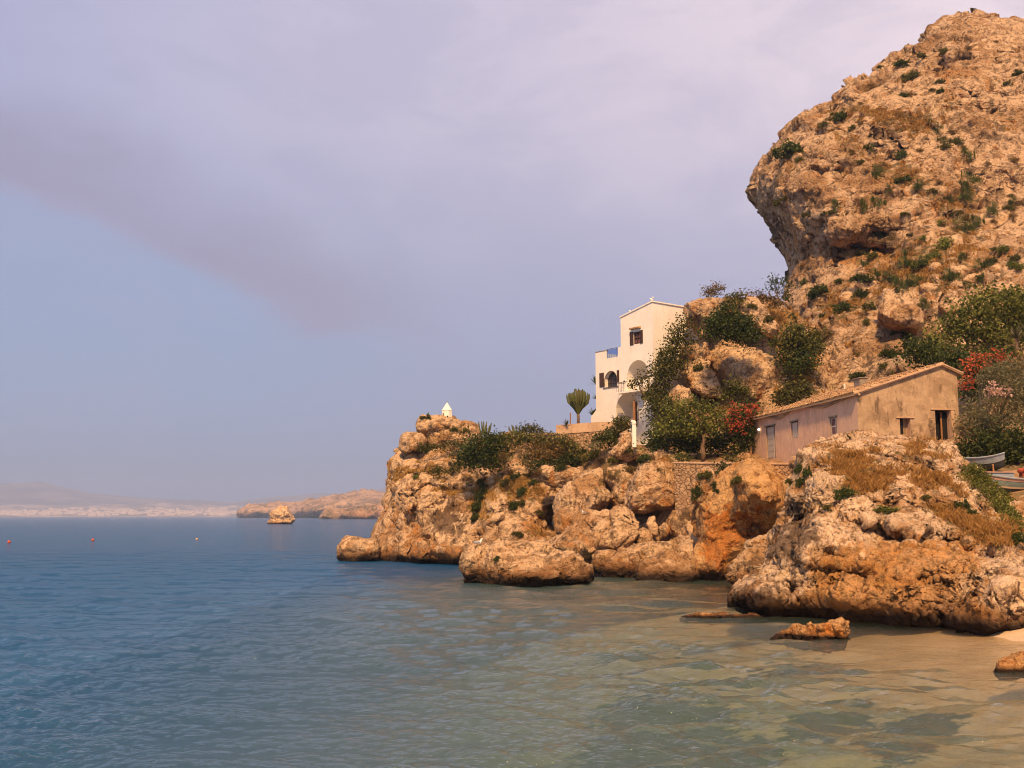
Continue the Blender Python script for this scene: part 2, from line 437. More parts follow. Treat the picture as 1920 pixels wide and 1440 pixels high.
def rock_material(name, light, mid, dark, orange, sc=1.0, bump=1.0, tide=1.0, streak=0.75, bd=0.12):
    m, n = material(name)
    pos = n.add('ShaderNodeNewGeometry'); p = pos.outputs['Position']
    nz = n.add('ShaderNodeSeparateXYZ', ins={0: pos.outputs['Normal']}).outputs[2]
    n1 = n.noise(p, 0.35 * sc, 6, 0.62, 0.4)
    n2 = n.noise(p, 1.7 * sc, 7, 0.68, 0.3)
    n3 = n.noise(p, 7.0 * sc, 6, 0.7)
    c = n.mix(n.rng(n1, 0.40, 0.54), mid, light)
    c = n.mix(n.math('MULTIPLY', n.rng(n2, 0.52, 0.60), 0.66), c, dark)
    c = n.mix(n.math('MULTIPLY', n.rng(n3, 0.55, 0.75), 0.45), c, light)
    c = n.mix(n.math('MULTIPLY', n.rng(n3, 0.46, 0.36), 0.75), c, (dark[0] * .8, dark[1] * .8, dark[2] * .8))
    # iron and lichen streaks run down the face
    st = n.noise(n.scalev(p, (1.3 * sc, 1.3 * sc, 0.16 * sc)), 1.0, 5, 0.6, 0.6)
    steep = n.rng(nz, 0.55, 0.0)
    c = n.mix(n.math('MULTIPLY', n.math('MULTIPLY', n.rng(st, 0.52, 0.66), steep), streak), c, orange)
    st2 = n.noise(n.scalev(p, (2.1 * sc, 2.1 * sc, 0.22 * sc)), 1.3, 5, 0.6, 0.5)
    c = n.mix(n.math('MULTIPLY', n.math('MULTIPLY', n.rng(st2, 0.56, 0.68), steep), streak * 0.8), c, (dark[0] * 0.75, dark[1] * 0.75, dark[2] * 0.8))
    A = lambda k: n.attr(k)
    br = n.math('SUBTRACT', n2, 0.5)
    sst = n.rng(n.math('ADD', A('stain'), n.math('MULTIPLY', n.math('SUBTRACT', st, 0.5), 1.1)), 0.25, 0.6)
    c = n.mix(n.math('MULTIPLY', sst, 0.74), c, n.mix(n.rng(n2, .40, .60), orange, n.mix(n.rng(n3, .3, .7), (orange[0] * .40, orange[1] * .34, orange[2] * .4), (orange[0] * 1.0, orange[1] * 1.35, orange[2] * 1.9))))
    sgr = n.rng(n.math('ADD', A('grey'), n.math('MULTIPLY', n.math('SUBTRACT', st2, 0.5), 1.2)), 0.3, 0.65)
    c = n.mix(n.math('MULTIPLY', sgr, 0.8), c, n.mix(n.rng(n3, .3, .7), dark, (dark[0] * .6, dark[1] * .62, dark[2] * .68)))
    spa = n.rng(n.math('ADD', A('pale'), n.math('MULTIPLY', n.math('SUBTRACT', st2, 0.5), 1.6)), 0.3, 0.55)
    c = n.mix(n.math('MULTIPLY', spa, 0.85), c, n.mix(n.rng(n3, .3, .7), (light[0] * 1.2, light[1] * 1.2, light[2] * 1.2), light))
    # dry turf caught on the flatter places
    dry = n.mix(n.rng(n2, .35, .65), (0.21, 0.105, 0.028), (0.10, 0.085, 0.028))
    g = n.math('MULTIPLY', n.rng(n.math('ADD', A('grass'), n.math('MULTIPLY', br, 1.5)), 0.3, 0.6), n.rng(nz, -0.25, 0.25))
    c = n.mix(n.math('MULTIPLY', g, 0.8), c, dry)
    spk = n.noise(p, 19 * sc, 3, 0.6)
    c = n.mix(n.math('MULTIPLY', n.rng(spk, 0.56, 0.64), 0.65), c, (dark[0] * .45, dark[1] * .45, dark[2] * .45))
    # darker brown along the joints
    c = n.mix(n.math('MULTIPLY', n.rng(A('crack'), 0.35, 0.9), 0.55), c, (0.075, 0.045, 0.025))
    if tide:
        z = n.add('ShaderNodeSeparateXYZ', ins={0: p}).outputs[2]
        zt = n.math('ADD', z, n.math('MULTIPLY', n.math('SUBTRACT', n1, 0.5), 0.9 * tide))
        c = n.mix(n.rng(zt, 1.25 * tide, 0.60 * tide, 0, 0.8), c, (0.16, 0.075, 0.03))
        c = n.mix(n.rng(zt, 0.72 * tide, 0.30 * tide, 0, 0.93), c, (0.022, 0.016, 0.012))
    vor = n.add('ShaderNodeTexVoronoi', feature='DISTANCE_TO_EDGE', ins={'Vector': n.add('ShaderNodeVectorMath', operation='ADD', ins={0: p, 1: n.scalev(n.noise(p, 1.2 * sc, 4, .6, out=1), (0.9, 0.9, 0.9))}).outputs[0], 'Scale': 1.5 * sc})
    crk = n.rng(vor.outputs[0], 0.0, 0.07)
    h = n.math('ADD', n.math('MULTIPLY', n.noise(p, 2.2 * sc, 9, 0.66, .2), 1.5), n.math('MULTIPLY', crk, 0.22))
    h = n.math('ADD', h, n.math('MULTIPLY', n.noise(p, 11 * sc, 5, 0.7), 0.30))
    finish(n, c, 0.93, h, bump, bd / sc, 0.08)
    return m

M_CLIFF = rock_material('limestone_cliff', (0.60, 0.405, 0.240), (0.38, 0.225, 0.112), (0.115, 0.075, 0.046), (0.46, 0.205, 0.058), sc=0.55, bd=0.22)
M_ROCK = rock_material('limestone_boulder', (0.63, 0.425, 0.245), (0.40, 0.228, 0.105), (0.115, 0.070, 0.042), (0.46, 0.185, 0.042), sc=0.9, bd=0.20)
M_FORE = rock_material('limestone_foreground', (0.67, 0.475, 0.30), (0.42, 0.235, 0.105), (0.115, 0.070, 0.042), (0.50, 0.220, 0.052), sc=1.7, streak=0.35, bd=0.22)
M_ORANGE = rock_material('iron_stained_rock', (0.56, 0.33, 0.14), (0.44, 0.21, 0.070), (0.16, 0.075, 0.035), (0.48, 0.150, 0.022), sc=1.0, bd=0.20)
M_WET = rock_material('low_orange_rock', (0.52, 0.30, 0.13), (0.40, 0.19, 0.065), (0.13, 0.062, 0.03), (0.46, 0.150, 0.025), sc=2.4, bd=0.16, tide=0.16)
# ================================================================== ROCKS
def sh(poly, ctrl, edge, bulge, thick, g=4, soft=80, dents=(), lines=()):
    return rock_shape(poly, ctrl, edge, bulge, thick, g, soft, dents, lines)

cliff_poly = [(1402,366),(1409,349),(1416,332),(1433,309),(1450,284),(1464,267),(1478,250),(1495,231),(1512,217),(1537,209),(1558,206),(1573,212),(1574,196),(1573,168),(1588,158),(1608,164),(1633,153),(1647,138),(1661,121),(1675,108),(1692,105),(1712,104),(1730,88),(1738,64),(1758,56),(1770,40),(1796,37),(1830,32),(1847,37),(1869,42),(1900,41),(1940,46),(2000,58),(2080,90),(2180,170),(2260,300),(2300,480),(2320,900),(1500,900),(1500,760),(1512,700),(1516,650),(1500,620),(1486,590),(1482,567),(1480,553),(1481,539),(1490,533),(1485,508),(1487,494),(1478,474),(1467,466),(1453,443),(1446,421),(1429,398),(1417,379)]
cliff_ctrl = [(1420,350,122),(1500,300,117),(1600,250,116),(1700,150,122),(1800,60,128),(1900,60,128),(1550,400,113),(1480,440,116),(1500,520,112),(1560,480,110),(1600,500,112),(1700,560,98),(1650,600,92),(1560,640,90),(1560,740,84),(1680,690,84),(1750,740,78),(1850,700,76),(1800,560,92),(1880,520,92),(1700,420,112),(1800,380,110),(1880,330,114),(1800,240,118),(1900,180,120),(1800,470,103),(1900,880,66),(1700,880,74),(2100,500,95),(2200,800,70)]
cliff_dents = [(1560,470,48,9,4.0),(1620,464,60,10,4.6),(1600,500,70,24,2.6),(1655,440,32,10,3.0),(1530,420,22,6,1.4),(1478,470,14,30,2.2,-30),(1800,118,34,9,3.4),(1760,130,22,8,2.8),(1550,345,26,6,2.2),(1640,330,35,6,2.0,20),(1595,610,12,40,2.2),(1660,570,30,6,2.4,30),(1730,300,60,8,2.6,35),(1790,430,60,10,3.0,40),(1900,345,34,7,3.4,40),(1450,415,16,7,2.6,45),(1575,225,14,8,2.5),(1585,190,5,22,2.2),(1640,190,50,6,1.8,-20),(1700,210,6,40,1.6,20),(1520,260,40,5,1.8,-35),(1510,380,5,34,1.6,10),(1600,390,50,4,1.6,5),(1850,180,6,50,1.8,15),(1740,165,40,5,1.6,30),(1830,240,4,30,1.4),(1460,330,18,5,1.6,-50),(1530,310,4,26,1.4,20),
  (1590,425,45,14,-1.5),(1650,400,30,12,-1.0),(1860,300,50,55,-1.4),(1700,560,30,30,-1.6),(1890,410,35,18,-1.2),(1500,330,35,18,-0.8),(1700,350,30,14,-1.0),(1750,270,22,12,-.9),(1530,290,22,14,-1)]
cl_orange = [(1590,480,55,16,1.0),(1630,485,40,16,.8),(1550,330,40,20,.35),(1810,140,40,25,.5),(1500,430,50,30,.35),(1720,230,80,12,.5,30),(1640,220,60,10,.5),(1560,720,40,40,.3),(1700,360,40,10,.4,20)]
cl_grey = [(1860,255,45,35,.6),(1530,345,30,25,.3),(1600,610,25,60,.35),(1630,700,60,40,.35),(1700,590,25,20,.3),(1650,440,32,12,.9),(1460,440,18,40,.5,-30)]
cl_pale = [(1830,160,40,10,.5,35),(1560,340,50,10,.25),(1850,410,60,10,.6,20),(1690,575,18,18,.4),(1780,520,70,14,.4),(1610,500,14,8,.4)]
_r = random.Random(77)
cl_grey += [(_r.uniform(1440, 1915), _r.uniform(70, 700), _r.uniform(5, 13), _r.uniform(20, 48), _r.uniform(.45, .85), _r.uniform(-8, 14)) for _ in range(46)]
cl_pale += [(_r.uniform(1440, 1915), _r.uniform(60, 700), _r.uniform(6, 16), _r.uniform(10, 30), _r.uniform(.4, .7), _r.uniform(-30, 40)) for _ in range(50)]
cl_orange += [(_r.uniform(1440, 1915), _r.uniform(60, 700), _r.uniform(8, 20), _r.uniform(10, 30), _r.uniform(.3, .6), _r.uniform(-30, 40)) for _ in range(26)]
cl_grass = [(1640,215,90,12,.8,10),(1720,240,60,20,.6),(1600,270,100,20,.45,30),(1760,200,60,20,.45),(1700,330,60,25,.5),(1780,380,80,30,.55),(1700,500,80,40,.5),(1800,520,100,40,.38),(1620,560,80,30,.4),(1560,580,50,30,.4),(1640,650,120,50,.25),(1800,450,80,40,.38),(1780,110,40,10,.5),(1480,310,30,40,.4),(1900,230,60,20,.4)]
cliff_lines = [([(1508,430),(1540,420),(1575,412)],5,3.0),([(1625,430),(1640,441),(1665,444),(1694,438)],7,3.5),([(1572,472),(1610,465),(1650,467),(1692,482)],6,3.5),([(1440,395),(1480,440),(1512,470),(1532,505)],4,2.2),([(1450,378),(1478,400),(1502,432)],4,2.2),
 ([(1572,205),(1600,228),(1640,236),(1662,252)],4,2.6),([(1583,285),(1585,310),(1600,325),(1642,332)],2.5,1.8),([(1518,325),(1545,331),(1577,322)],4,2.6),([(1748,318),(1770,345),(1792,362)],3,2.0),([(1830,268),(1860,330),(1892,362),(1918,402)],4,2.6),([(1850,45),(1870,66),(1905,82)],3,2.0),([(1788,122),(1820,118),(1852,104)],5,3.0),([(1752,148),(1772,168),(1780,190)],3,1.8),
 ([(1648,545),(1650,605),(1676,613),(1702,620)],3,2.4),([(1560,500),(1555,560),(1540,620)],4,1.8),([(1598,600),(1606,650),(1612,705)],4,1.6),([(1700,442),(1730,402),(1722,360),(1700,330)],3.5,2.2),([(1640,360),(1660,395),(1655,430)],3,1.8),([(1680,250),(1720,268),(1760,262)],3,1.8),([(1470,270),(1500,290),(1530,288)],3,1.6),([(1430,330),(1455,345),(1490,350)],3,1.6),
 ([(1600,270),(1640,262),(1680,280),(1700,310)],3,1.8),([(1780,200),(1830,215),(1880,205)],4,2.0),([(1870,110),(1880,150),(1870,200)],3,1.8),([(1700,110),(1730,135),(1735,175)],3.5,2.0),([(1800,60),(1790,90),(1800,115)],3,1.6),([(1660,150),(1690,165),(1700,200)],3,1.6),([(1780,250),(1800,300),(1830,330)],3.5,2.0),([(1850,420),(1880,400),(1915,405)],4,2.4),([(1750,610),(1720,640),(1730,700)],4,1.8),([(1560,640),(1590,660),(1600,700)],3,1.4),([(1520,540),(1535,575),(1530,610)],4,1.8),([(1486,500),(1500,530),(1496,560)],4,1.8)]
cliff_lines = [(p_, w_ * 1.1, d_ * 1.8) for p_, w_, d_ in cliff_lines]
cliff = rock('cliff', [sh(cliff_poly, cliff_ctrl, 110, 22, 30, 3, 70, cliff_dents, cliff_lines)], 0.19,
    [(9.0, 1.7, .8), (3.6, .80, .5), (1.5, .28, .26), (0.6, .11, .09)], M_CLIFF, kind='structure', seed=3, plan=(.55, .7, .45), chisel=.85,
    fine=0.7, stain=cl_orange, grey=cl_grey, pale=cl_pale, grass=cl_grass, flat=(1, 1, 0.8))

# mound of rock between the villa and the cliff
mound_poly = [(1200,840),(1215,780),(1232,710),(1250,655),(1275,615),(1290,590),(1330,572),(1370,562),(1420,562),(1450,568),(1480,580),(1520,620),(1560,700),(1590,800),(1590,880),(1200,880)]
rock('rocky_hillside', [sh(mound_poly, [(1220,800,89),(1260,690,91),(1300,620,92),(1400,580,92),(1480,620,92),(1350,700,89),(1450,740,86),(1400,820,84),(1250,860,84),(1550,820,82)], 50, 8, 9, 4, 50)], 0.17,
    [(3.0,.5,.3),(1.3,.28,.2),(.5,.1,.06)], M_CLIFF, kind='structure', seed=21, grass=[(1400,600,100,40,.8),(1350,750,100,40,.6),(1500,700,50,60,.7),(1300,850,100,20,.6)])

def boulder(poly, Y, label, seed, edge=None, bulge=None, thick=None, voxel=None, mat=None, cells=None, name='boulder', category='boulder', soft=30, dents=(), lines=(), **kw):
    a = np.asarray(poly, float); w = min(np.ptp(a[:, 0]), np.ptp(a[:, 1])); Ym = Y if not isinstance(Y, list) else sum(c[2] for c in Y) / len(Y)
    size = w * Ym / FPX
    edge = edge or w * 0.24; bulge = bulge or size * 0.26; thick = thick or size * 0.8
    vx = voxel or max(0.05, 0.00125 * Ym)
    cells = cells or [(size * .55, size * .085, size * .03), (size * .22, size * .05, size * .03), (size * .09, size * .026, size * .016)]
    kw.setdefault('fine', .6); kw.setdefault('plan', (1.0, .9, .6)); kw.setdefault('smoothit', 2); kw.setdefault('craggy', .3)
    return rock(name, [sh(poly, Y, edge, bulge, thick, 1.6, soft, dents, lines)], vx, cells, mat or M_ROCK, label, category, seed=seed, **kw)

# --- headland with its cliff of slabs
prom = [(648,1062),(690,1014),(704,1000),(713,976),(727,964),(728,931),(730,922),(729,902),(735,892),(735,869),(739,856),(745,846),(755,841),(790,832),(835,826),(870,822),(890,835),(910,870),(950,878),(1000,880),(1040,884),(1060,900),(1150,890),(1200,885),(1340,886),(1340,1090),(1100,1090),(1000,1085),(860,1072),(760,1072)]
prom_ctrl = [(700,1000,99),(700,1060,95),(740,950,99),(740,880,101),(800,840,104),(870,830,103),(800,900,97),(780,960,95),(800,1050,90),(860,1050,88),(900,900,93),(950,960,88),(1000,900,90),(1010,1000,84),(1040,980,90),(1100,900,86),(1100,1050,80),(1200,900,82),(1200,1070,75),(1330,900,76),(1330,1070,70),(940,1050,86),(880,880,97)]
prom_dents = [(1048,985,24,34,8.5,10),(1050,920,14,10,2.5,30),(735,905,30,6,1.3),(770,890,60,4,1.0,-5),(800,862,60,4,1.0,4),(742,853,16,5,1.5),(905,935,8,50,1.3),(880,1045,10,20,1.4),(700,1045,60,10,1.6),(790,1056,90,8,2.2),(905,1060,60,12,2.0),(735,960,6,30,1.5),(830,960,10,50,.8,10),(785,960,8,45,.7,10),(970,950,10,40,.8,25),
   (850,900,40,14,-1.4,-15),(800,930,60,40,-1.0),(960,900,45,14,-1.0),(870,840,60,6,.8)]
prom_lines = [([(728,908),(760,886),(800,894),(862,880)],3,2.2),([(755,857),(800,864),(848,858)],2.5,1.4),([(735,967),(760,936),(800,906),(850,916),(905,894)],3.5,2.4),([(790,925),(771,970),(762,1042)],4,1.6),([(832,925),(816,980),(802,1050)],4,1.8),([(860,950),(850,1010),(845,1052)],4,1.6),([(907,898),(899,960),(890,1010),(880,1042)],6,2.6),
 ([(1036,915),(1029,960),(1014,1006)],5,3.0),([(1000,888),(1025,925),(1040,942)],3,1.8),([(920,900),(960,925),(1000,960),(1010,1000)],3,1.4),([(936,985),(965,978),(1000,992)],3,1.6),([(698,1032),(730,1000),(762,990)],3,1.6),([(866,1038),(892,1020),(935,1010)],4,2.2),([(735,930),(748,945),(745,975)],3,1.6),([(760,1000),(790,1010),(830,1004)],3,1.2),([(945,888),(950,915),(940,950)],3,1.4),([(740,842),(770,850),(790,845)],2.5,1.4),([(735,880),(760,874),(800,880)],2.5,1.4)]
prom_lines = [(p_, w_, d_ * 1.6) for p_, w_, d_ in prom_lines]
rock('headland', [sh(prom, prom_ctrl, 34, 5.5, 14, 2.5, 40, prom_dents, prom_lines)], 0.14,
    [(5.0,.75,.35),(2.1,.38,.30),(.9,.17,.12),(.4,.07,.05)], M_ROCK, kind='structure', seed=33,
    fine=0.8, plan=(.7, .85, .6), craggy=.5, stain=[(775,1010,8,50,1.0),(870,1040,80,14,.8),(760,1040,90,14,.5),(960,1045,60,14,.7),(1000,990,40,24,.7),(1180,1040,150,40,.35)],
    grey=[(830,965,28,50,.85,8),(700,1035,30,25,.7),(775,960,16,45,.6,10),(860,985,20,35,.6),(950,900,60,20,.35),(960,950,60,40,.25),(1100,940,60,30,.4)],
    pale=[(745,860,20,14,.5),(790,865,50,12,.5),(740,905,14,20,.5),(900,905,20,10,.5),(950,900,40,10,.5),(1020,980,14,20,.4),(822,935,9,30,1.1,8),(857,975,4,35,1.0,8),(815,1015,5,20,.8),(770,920,50,14,.6,-15),(850,900,50,10,.7),(800,855,50,10,.35)],
    grass=[(700,890,60,10,.6),(860,920,30,10,.7),(820,905,25,7,.6),(900,935,16,50,.7),(970,905,60,18,.6),(980,930,50,20,.5),(1010,1000,40,14,.5),(800,885,70,5,.9),(890,860,50,8,.8),(850,826,40,8,.5)])

rock('headland_knob', [sh([(782,793),(784,785),(793,780),(807,779),(827,781),(847,781),(854,786),(860,791),(877,789),(887,793),(897,802),(905,813),(900,832),(864,836),(835,838),(808,838),(799,830),(797,818),(787,817),(783,812)], 102, 16, 1.6, 3.5, 1.6, 30, [(865,800,5,14,.9),(820,808,34,4,.7,-10),(800,822,8,6,.8)])], 0.085,
    [(1.6,.2,.14),(.6,.1,.06),(.25,.035,.02)], M_ROCK, 'craggy rock knob carrying the small white spired chapel', 'rock outcrop', seed=41, grass=[(830,812,30,5,.9,-10),(850,800,20,6,.6),(867,808,8,12,.8),(790,785,8,5,.6)])
boulder([(749,827),(752,817),(758,813),(777,813),(797,819),(800,830),(785,840),(765,848),(753,846)], 101.5, 'small pale rock on the left shoulder of the headland, below the chapel knob', 42, thick=2)
boulder([(634,1051),(635,1023),(640,1011),(657,1007),(676,1010),(697,1011),(712,1024),(712,1052),(676,1056),(648,1056)], 96.5, 'square pale rock at the waterline, leftmost tip of the headland', 43, edge=9, bulge=1.2, thick=3, pale=[(655,1018,25,8,.7)], stain=[(690,1045,30,10,.7)])
boulder([(877,1092),(870,1078),(859,1057),(865,1046),(879,1029),(893,1019),(918,1022),(943,1016),(965,1012),(986,1008),(1019,1017),(1042,1030),(1081,1039),(1098,1056),(1114,1077),(1112,1092),(1042,1099),(957,1100),(900,1098)],
    [(870,1070,64.5),(900,1040,65),(1000,1020,66.5),(1000,1070,62),(1100,1080,63),(940,1080,62.5)], 'long flat pale slab lying in the water, with a gull standing on its left end', 44, edge=12, bulge=1.0, thick=4, voxel=.062,
    cells=[(2.2,.22,.14),(.8,.12,.10),(.32,.05,.03)], lines=[([(903,1026),(913,1055),(905,1078)],2.2,.9),([(960,1020),(975,1050),(965,1080)],2.2,.5),([(1040,1035),(1050,1065)],2,.5),([(890,1060),(950,1066),(1010,1058)],2,.5)], dents=[(905,1083,30,9,1.6),(912,1050,3,22,.6,20),(990,1094,80,4,.9)], pale=[(990,1040,90,14,.45)], stain=[(1000,1078,90,12,.6),(900,1085,20,8,.7)], grass=[(1000,1035,14,8,.5),(930,1052,7,7,.6)])
boulder([(1039,937),(1053,924),(1070,912),(1087,895),(1104,882),(1127,880),(1138,892),(1147,915),(1150,935),(1143,953),(1112,964),(1082,979),(1072,1003),(1056,1003),(1045,993),(1040,960)], [(1060,930,82),(1110,890,83),(1120,940,79),(1060,990,80)], 'big tilted wedge boulder right of the dark cave', 45, grass=[(1125,920,20,14,.6),(1080,900,8,20,.4)], grey=[(1090,940,30,20,.5,-40)], stain=[(1060,980,20,14,.6)])
boulder([(1010,880),(1020,876),(1042,874),(1096,880),(1086,900),(1062,916),(1034,912),(1018,900)], 86, 'flat topped rock above the cave, upper rim of the headland', 46, grass=[(1050,880,14,6,.7)])
boulder([(1130,882),(1160,878),(1195,884),(1200,915),(1190,950),(1170,960),(1150,950),(1145,920)], 81, 'brown rock wedged between the tilted boulder and the broad flat boulder', 461, grass=[(1160,890,40,14,.8)])
boulder([(1194,893),(1197,875),(1212,869),(1231,867),(1270,866),(1301,867),(1306,887),(1309,912),(1294,930),(1287,944),(1262,952),(1239,956),(1208,963),(1183,956),(1170,938),(1179,917)], [(1240,890,77),(1290,900,76),(1230,930,75),(1190,930,76.5),(1230,955,77)], 'broad flat faced pale boulder jutting out under the garden terrace', 47, edge=15, bulge=1.5, thick=4.5,
    cells=[(3.0,.18,.05),(1.1,.10,.08),(.4,.045,.03)], pits=.12, pale=[(1240,890,60,25,.5)], stain=[(1240,948,60,8,.8),(1290,930,12,15,.6)], grass=[(1232,876,8,9,.7),(1277,896,6,4,.6)])
boulder([(1017,1015),(1056,1009),(1074,995),(1078,977),(1098,959),(1127,961),(1147,968),(1142,991),(1126,1021),(1104,1054),(1080,1048),(1062,1038),(1040,1030)], [(1090,980,76),(1110,1020,73),(1060,1025,75)], 'tan boulder lying behind the long slab, streaked brown below', 48, dents=[(1110,990,20,3,.5,-20)], stain=[(1080,1025,24,16,.8)], grey=[(1100,985,14,14,.4)])
boulder([(1146,955),(1163,947),(1180,956),(1190,970),(1199,987),(1202,1002),(1186,1018),(1170,1038),(1148,1030),(1126,1022),(1128,1006),(1148,985)], [(1170,970,74.5),(1150,1010,73),(1180,1010,73.5)], 'narrow leaning boulder left of the bright white stone chip', 49, grey=[(1150,1000,12,20,.5)])
boulder([(1193,1019),(1196,1002),(1202,989),(1213,993),(1223,1006),(1227,1021),(1210,1026)], 74, 'small rough boulder just below the white stone chip', 50)
boulder([(1208,975),(1212,979),(1222,968),(1227,969),(1232,990),(1235,1004),(1228,1007),(1218,997)], 74.2, 'bright white stone chip stuck between the boulders', 51, mat=None, pale=[(1222,985,40,40,1.4)], cells=[(.6,.05,.0),(.2,.01,.0)])
boulder([(1234,990),(1247,981),(1258,993),(1249,1006),(1238,1004)], 74.4, 'small tan stone right of the white stone chip', 52)
boulder([(1249,984),(1255,968),(1265,957),(1281,950),(1299,953),(1314,978),(1314,1001),(1298,1013),(1275,1012),(1256,1000)], 74.5, 'rounded grey boulder beside the orange stained pillar', 53, grey=[(1280,975,30,25,.7)])
boulder([(1128,1080),(1133,1066),(1141,1051),(1174,1029),(1214,1016),(1253,1018),(1274,1040),(1262,1070),(1225,1088),(1190,1092),(1150,1092)], [(1200,1040,71.5),(1150,1075,70),(1240,1040,71)], 'low dark boulder at the waterline with a flat upper side', 54, grey=[(1200,1030,50,12,.5)], stain=[(1180,1075,50,10,.5)])
boulder([(1110,1058),(1114,1038),(1132,1030),(1165,1037),(1160,1055),(1135,1072),(1114,1068)], 72.5, 'small brown boulder behind the right end of the long slab', 55, stain=[(1135,1055,30,10,.6)])
boulder([(1192,1086),(1193,1066),(1200,1055),(1225,1043),(1245,1037),(1261,1035),(1287,1046),(1305,1066),(1311,1085),(1295,1096),(1265,1103),(1230,1104),(1204,1099)], [(1210,1065,67.5),(1250,1045,68),(1290,1080,67),(1240,1085,66.5)], 'knobbly limestone boulder at the waterline left of the orange pillar', 56,
    cells=[(1.2,.16,.12),(.38,.10,.09),(.17,.05,.03)], pits=.10, voxel=.06, pale=[(1240,1060,50,14,.4)], grey=[(1290,1075,20,14,.5)])
# iron-stained pillar
boulder([(1298,955),(1304,944),(1323,935),(1328,915),(1329,896),(1346,889),(1366,890),(1368,880),(1394,871),(1416,866),(1439,871),(1456,883),(1477,903),(1477,929),(1467,957),(1460,985),(1456,1010),(1430,1040),(1400,1060),(1380,1075),(1364,1096),(1332,1096),(1307,1085),(1306,1050),(1309,1027),(1315,999),(1312,978)],
    [(1340,930,68.5),(1350,1000,68),(1330,1070,67),(1420,900,65.5),(1430,940,65),(1400,1010,67.5),(1380,1050,67)], 'tall rock pillar stained bright orange below a pale bulging head', 57, edge=26, bulge=3, thick=7, voxel=.085, mat=M_ORANGE, soft=24,
    cells=[(2.6,.30,.16),(1.0,.17,.12),(.4,.07,.05)], lines=[([(1345,908),(1385,922),(1399,945),(1402,975),(1448,1006)],3,1.6),([(1312,1000),(1322,1065)],3,1.0),([(1425,905),(1440,925),(1470,930)],2,.6)], dents=[(1433,970,7,13,2.6),(1395,985,26,20,1.2),(1360,912,26,2.5,.6,35),(1400,940,3,24,.7,10),(1318,1040,4,40,.6),(1365,1050,4,30,.8),(1430,930,24,28,-1.0)],
    pale=[(1345,935,20,36,1.1),(1378,960,4,34,1.0),(1400,890,40,14,.6),(1430,920,30,26,.5),(1395,955,3,22,.8)], stain=[(1365,990,45,40,1.2),(1340,1040,28,30,.7)], grey=[(1312,960,10,30,.6),(1330,1060,20,24,.5),(1395,885,20,10,.5)], grass=[(1382,905,14,12,.9),(1340,898,12,5,.6)])
boulder([(1468,900),(1486,892),(1494,905),(1490,935),(1482,950),(1466,990),(1452,1000),(1458,975),(1466,945)], 67.5, 'slim tan rock tucked between the orange pillar and the foreground crag', 571)
boulder([(1393,1031),(1397,1018),(1422,1005),(1452,1000),(1462,1010),(1455,1026),(1420,1032)], 63, 'smooth pinkish wedge rock between the orange pillar and the foreground crag', 58, pale=[(1430,1010,30,10,.5)])
boulder([(1358,1086),(1365,1070),(1378,1052),(1391,1037),(1400,1027),(1439,1020),(1462,1030),(1464,1065),(1440,1085),(1400,1098),(1372,1096)], [(1380,1070,60),(1430,1040,61),(1430,1075,58)], 'fluted grey brown rock standing in the water left of the foreground crag', 59, grey=[(1400,1060,50,26,.6)], cells=[(1.2,.14,.1),(.45,.09,.07),(.18,.035,.02)], flat=(.5,.5,1.8), voxel=.06)

# --- rocks by the villa
boulder([(1284,592),(1286,580),(1293,570),(1310,560),(1332,561),(1349,558),(1355,570),(1350,585),(1338,592),(1325,620),(1318,636),(1303,622),(1290,602)], 86.5, 'top boulder right beside the upper corner of the white villa', 61, dents=[(1310,612,18,14,1.2)], edge=12)
boulder([(1380,580),(1392,568),(1406,562),(1425,572),(1442,592),(1460,612),(1458,632),(1434,628),(1406,606)], 87.5, 'slanting pale boulder above the dark ivy bush', 62, dents=[(1425,588,26,2,.5,45)])
boulder([(1316,676),(1321,668),(1330,655),(1345,644),(1358,641),(1392,642),(1410,644),(1428,653),(1440,664),(1450,676),(1462,692),(1470,711),(1464,724),(1453,733),(1431,750),(1400,748),(1363,725),(1340,706)], [(1340,670,88),(1400,670,87),(1440,710,85.5),(1380,720,85)], 'huge smooth domed boulder below the dark ivy bush', 63, edge=26, bulge=2.2, thick=5,
    cells=[(4.0,.16,.03),(1.4,.07,.04),(.5,.035,.02)], grey=[(1410,690,40,30,.5)], pale=[(1430,690,20,30,.3)])
boulder([(1272,676),(1276,660),(1282,655),(1304,641),(1312,634),(1319,633),(1331,650),(1326,680),(1337,702),(1350,722),(1357,748),(1335,748),(1316,742),(1293,724),(1278,700)], [(1300,670,88),(1320,720,86)], 'layered rock with slanting cracks left of the huge domed boulder', 64,
    cells=[(1.4,.24,.2),(.5,.09,.07),(.2,.03,.02)], flat=(1.6,1.0,.5), grass=[(1300,665,14,14,.6),(1330,690,14,10,.6)], dents=[(1318,722,20,5,1.0,45),(1335,710,22,4,1.0,40)])
boulder([(1255,740),(1262,728),(1280,724),(1292,735),(1300,760),(1290,775),(1262,770)], 84.5, 'small tan rock half buried in the shrubs beside the villa', 65)
boulder([(1296,885),(1300,866),(1260,852),(1240,846),(1225,848),(1205,860),(1200,885)], 78, 'low rock in dry soil at the left end of the cottage terrace', 66, grass=[(1240,856,40,10,.6)])
boulder([(1163,824),(1166,811),(1172,807),(1179,810),(1184,820),(1186,830),(1198,842),(1200,858),(1180,862),(1160,858),(1140,852),(1150,840),(1162,833)], 84, 'pale rock with a rounded head standing left of the white gate pillar', 67, edge=9, bulge=.5, thick=1.2, voxel=.07)
boulder([(1240,868),(1246,852),(1256,846),(1262,850),(1256,866),(1250,872)], 79, 'small upright rock under the garden trees', 68)
boulder([(1380,866),(1384,852),(1396,848),(1408,852),(1409,866)], 77, 'round rocks piled at the left foot of the cottage', 69)
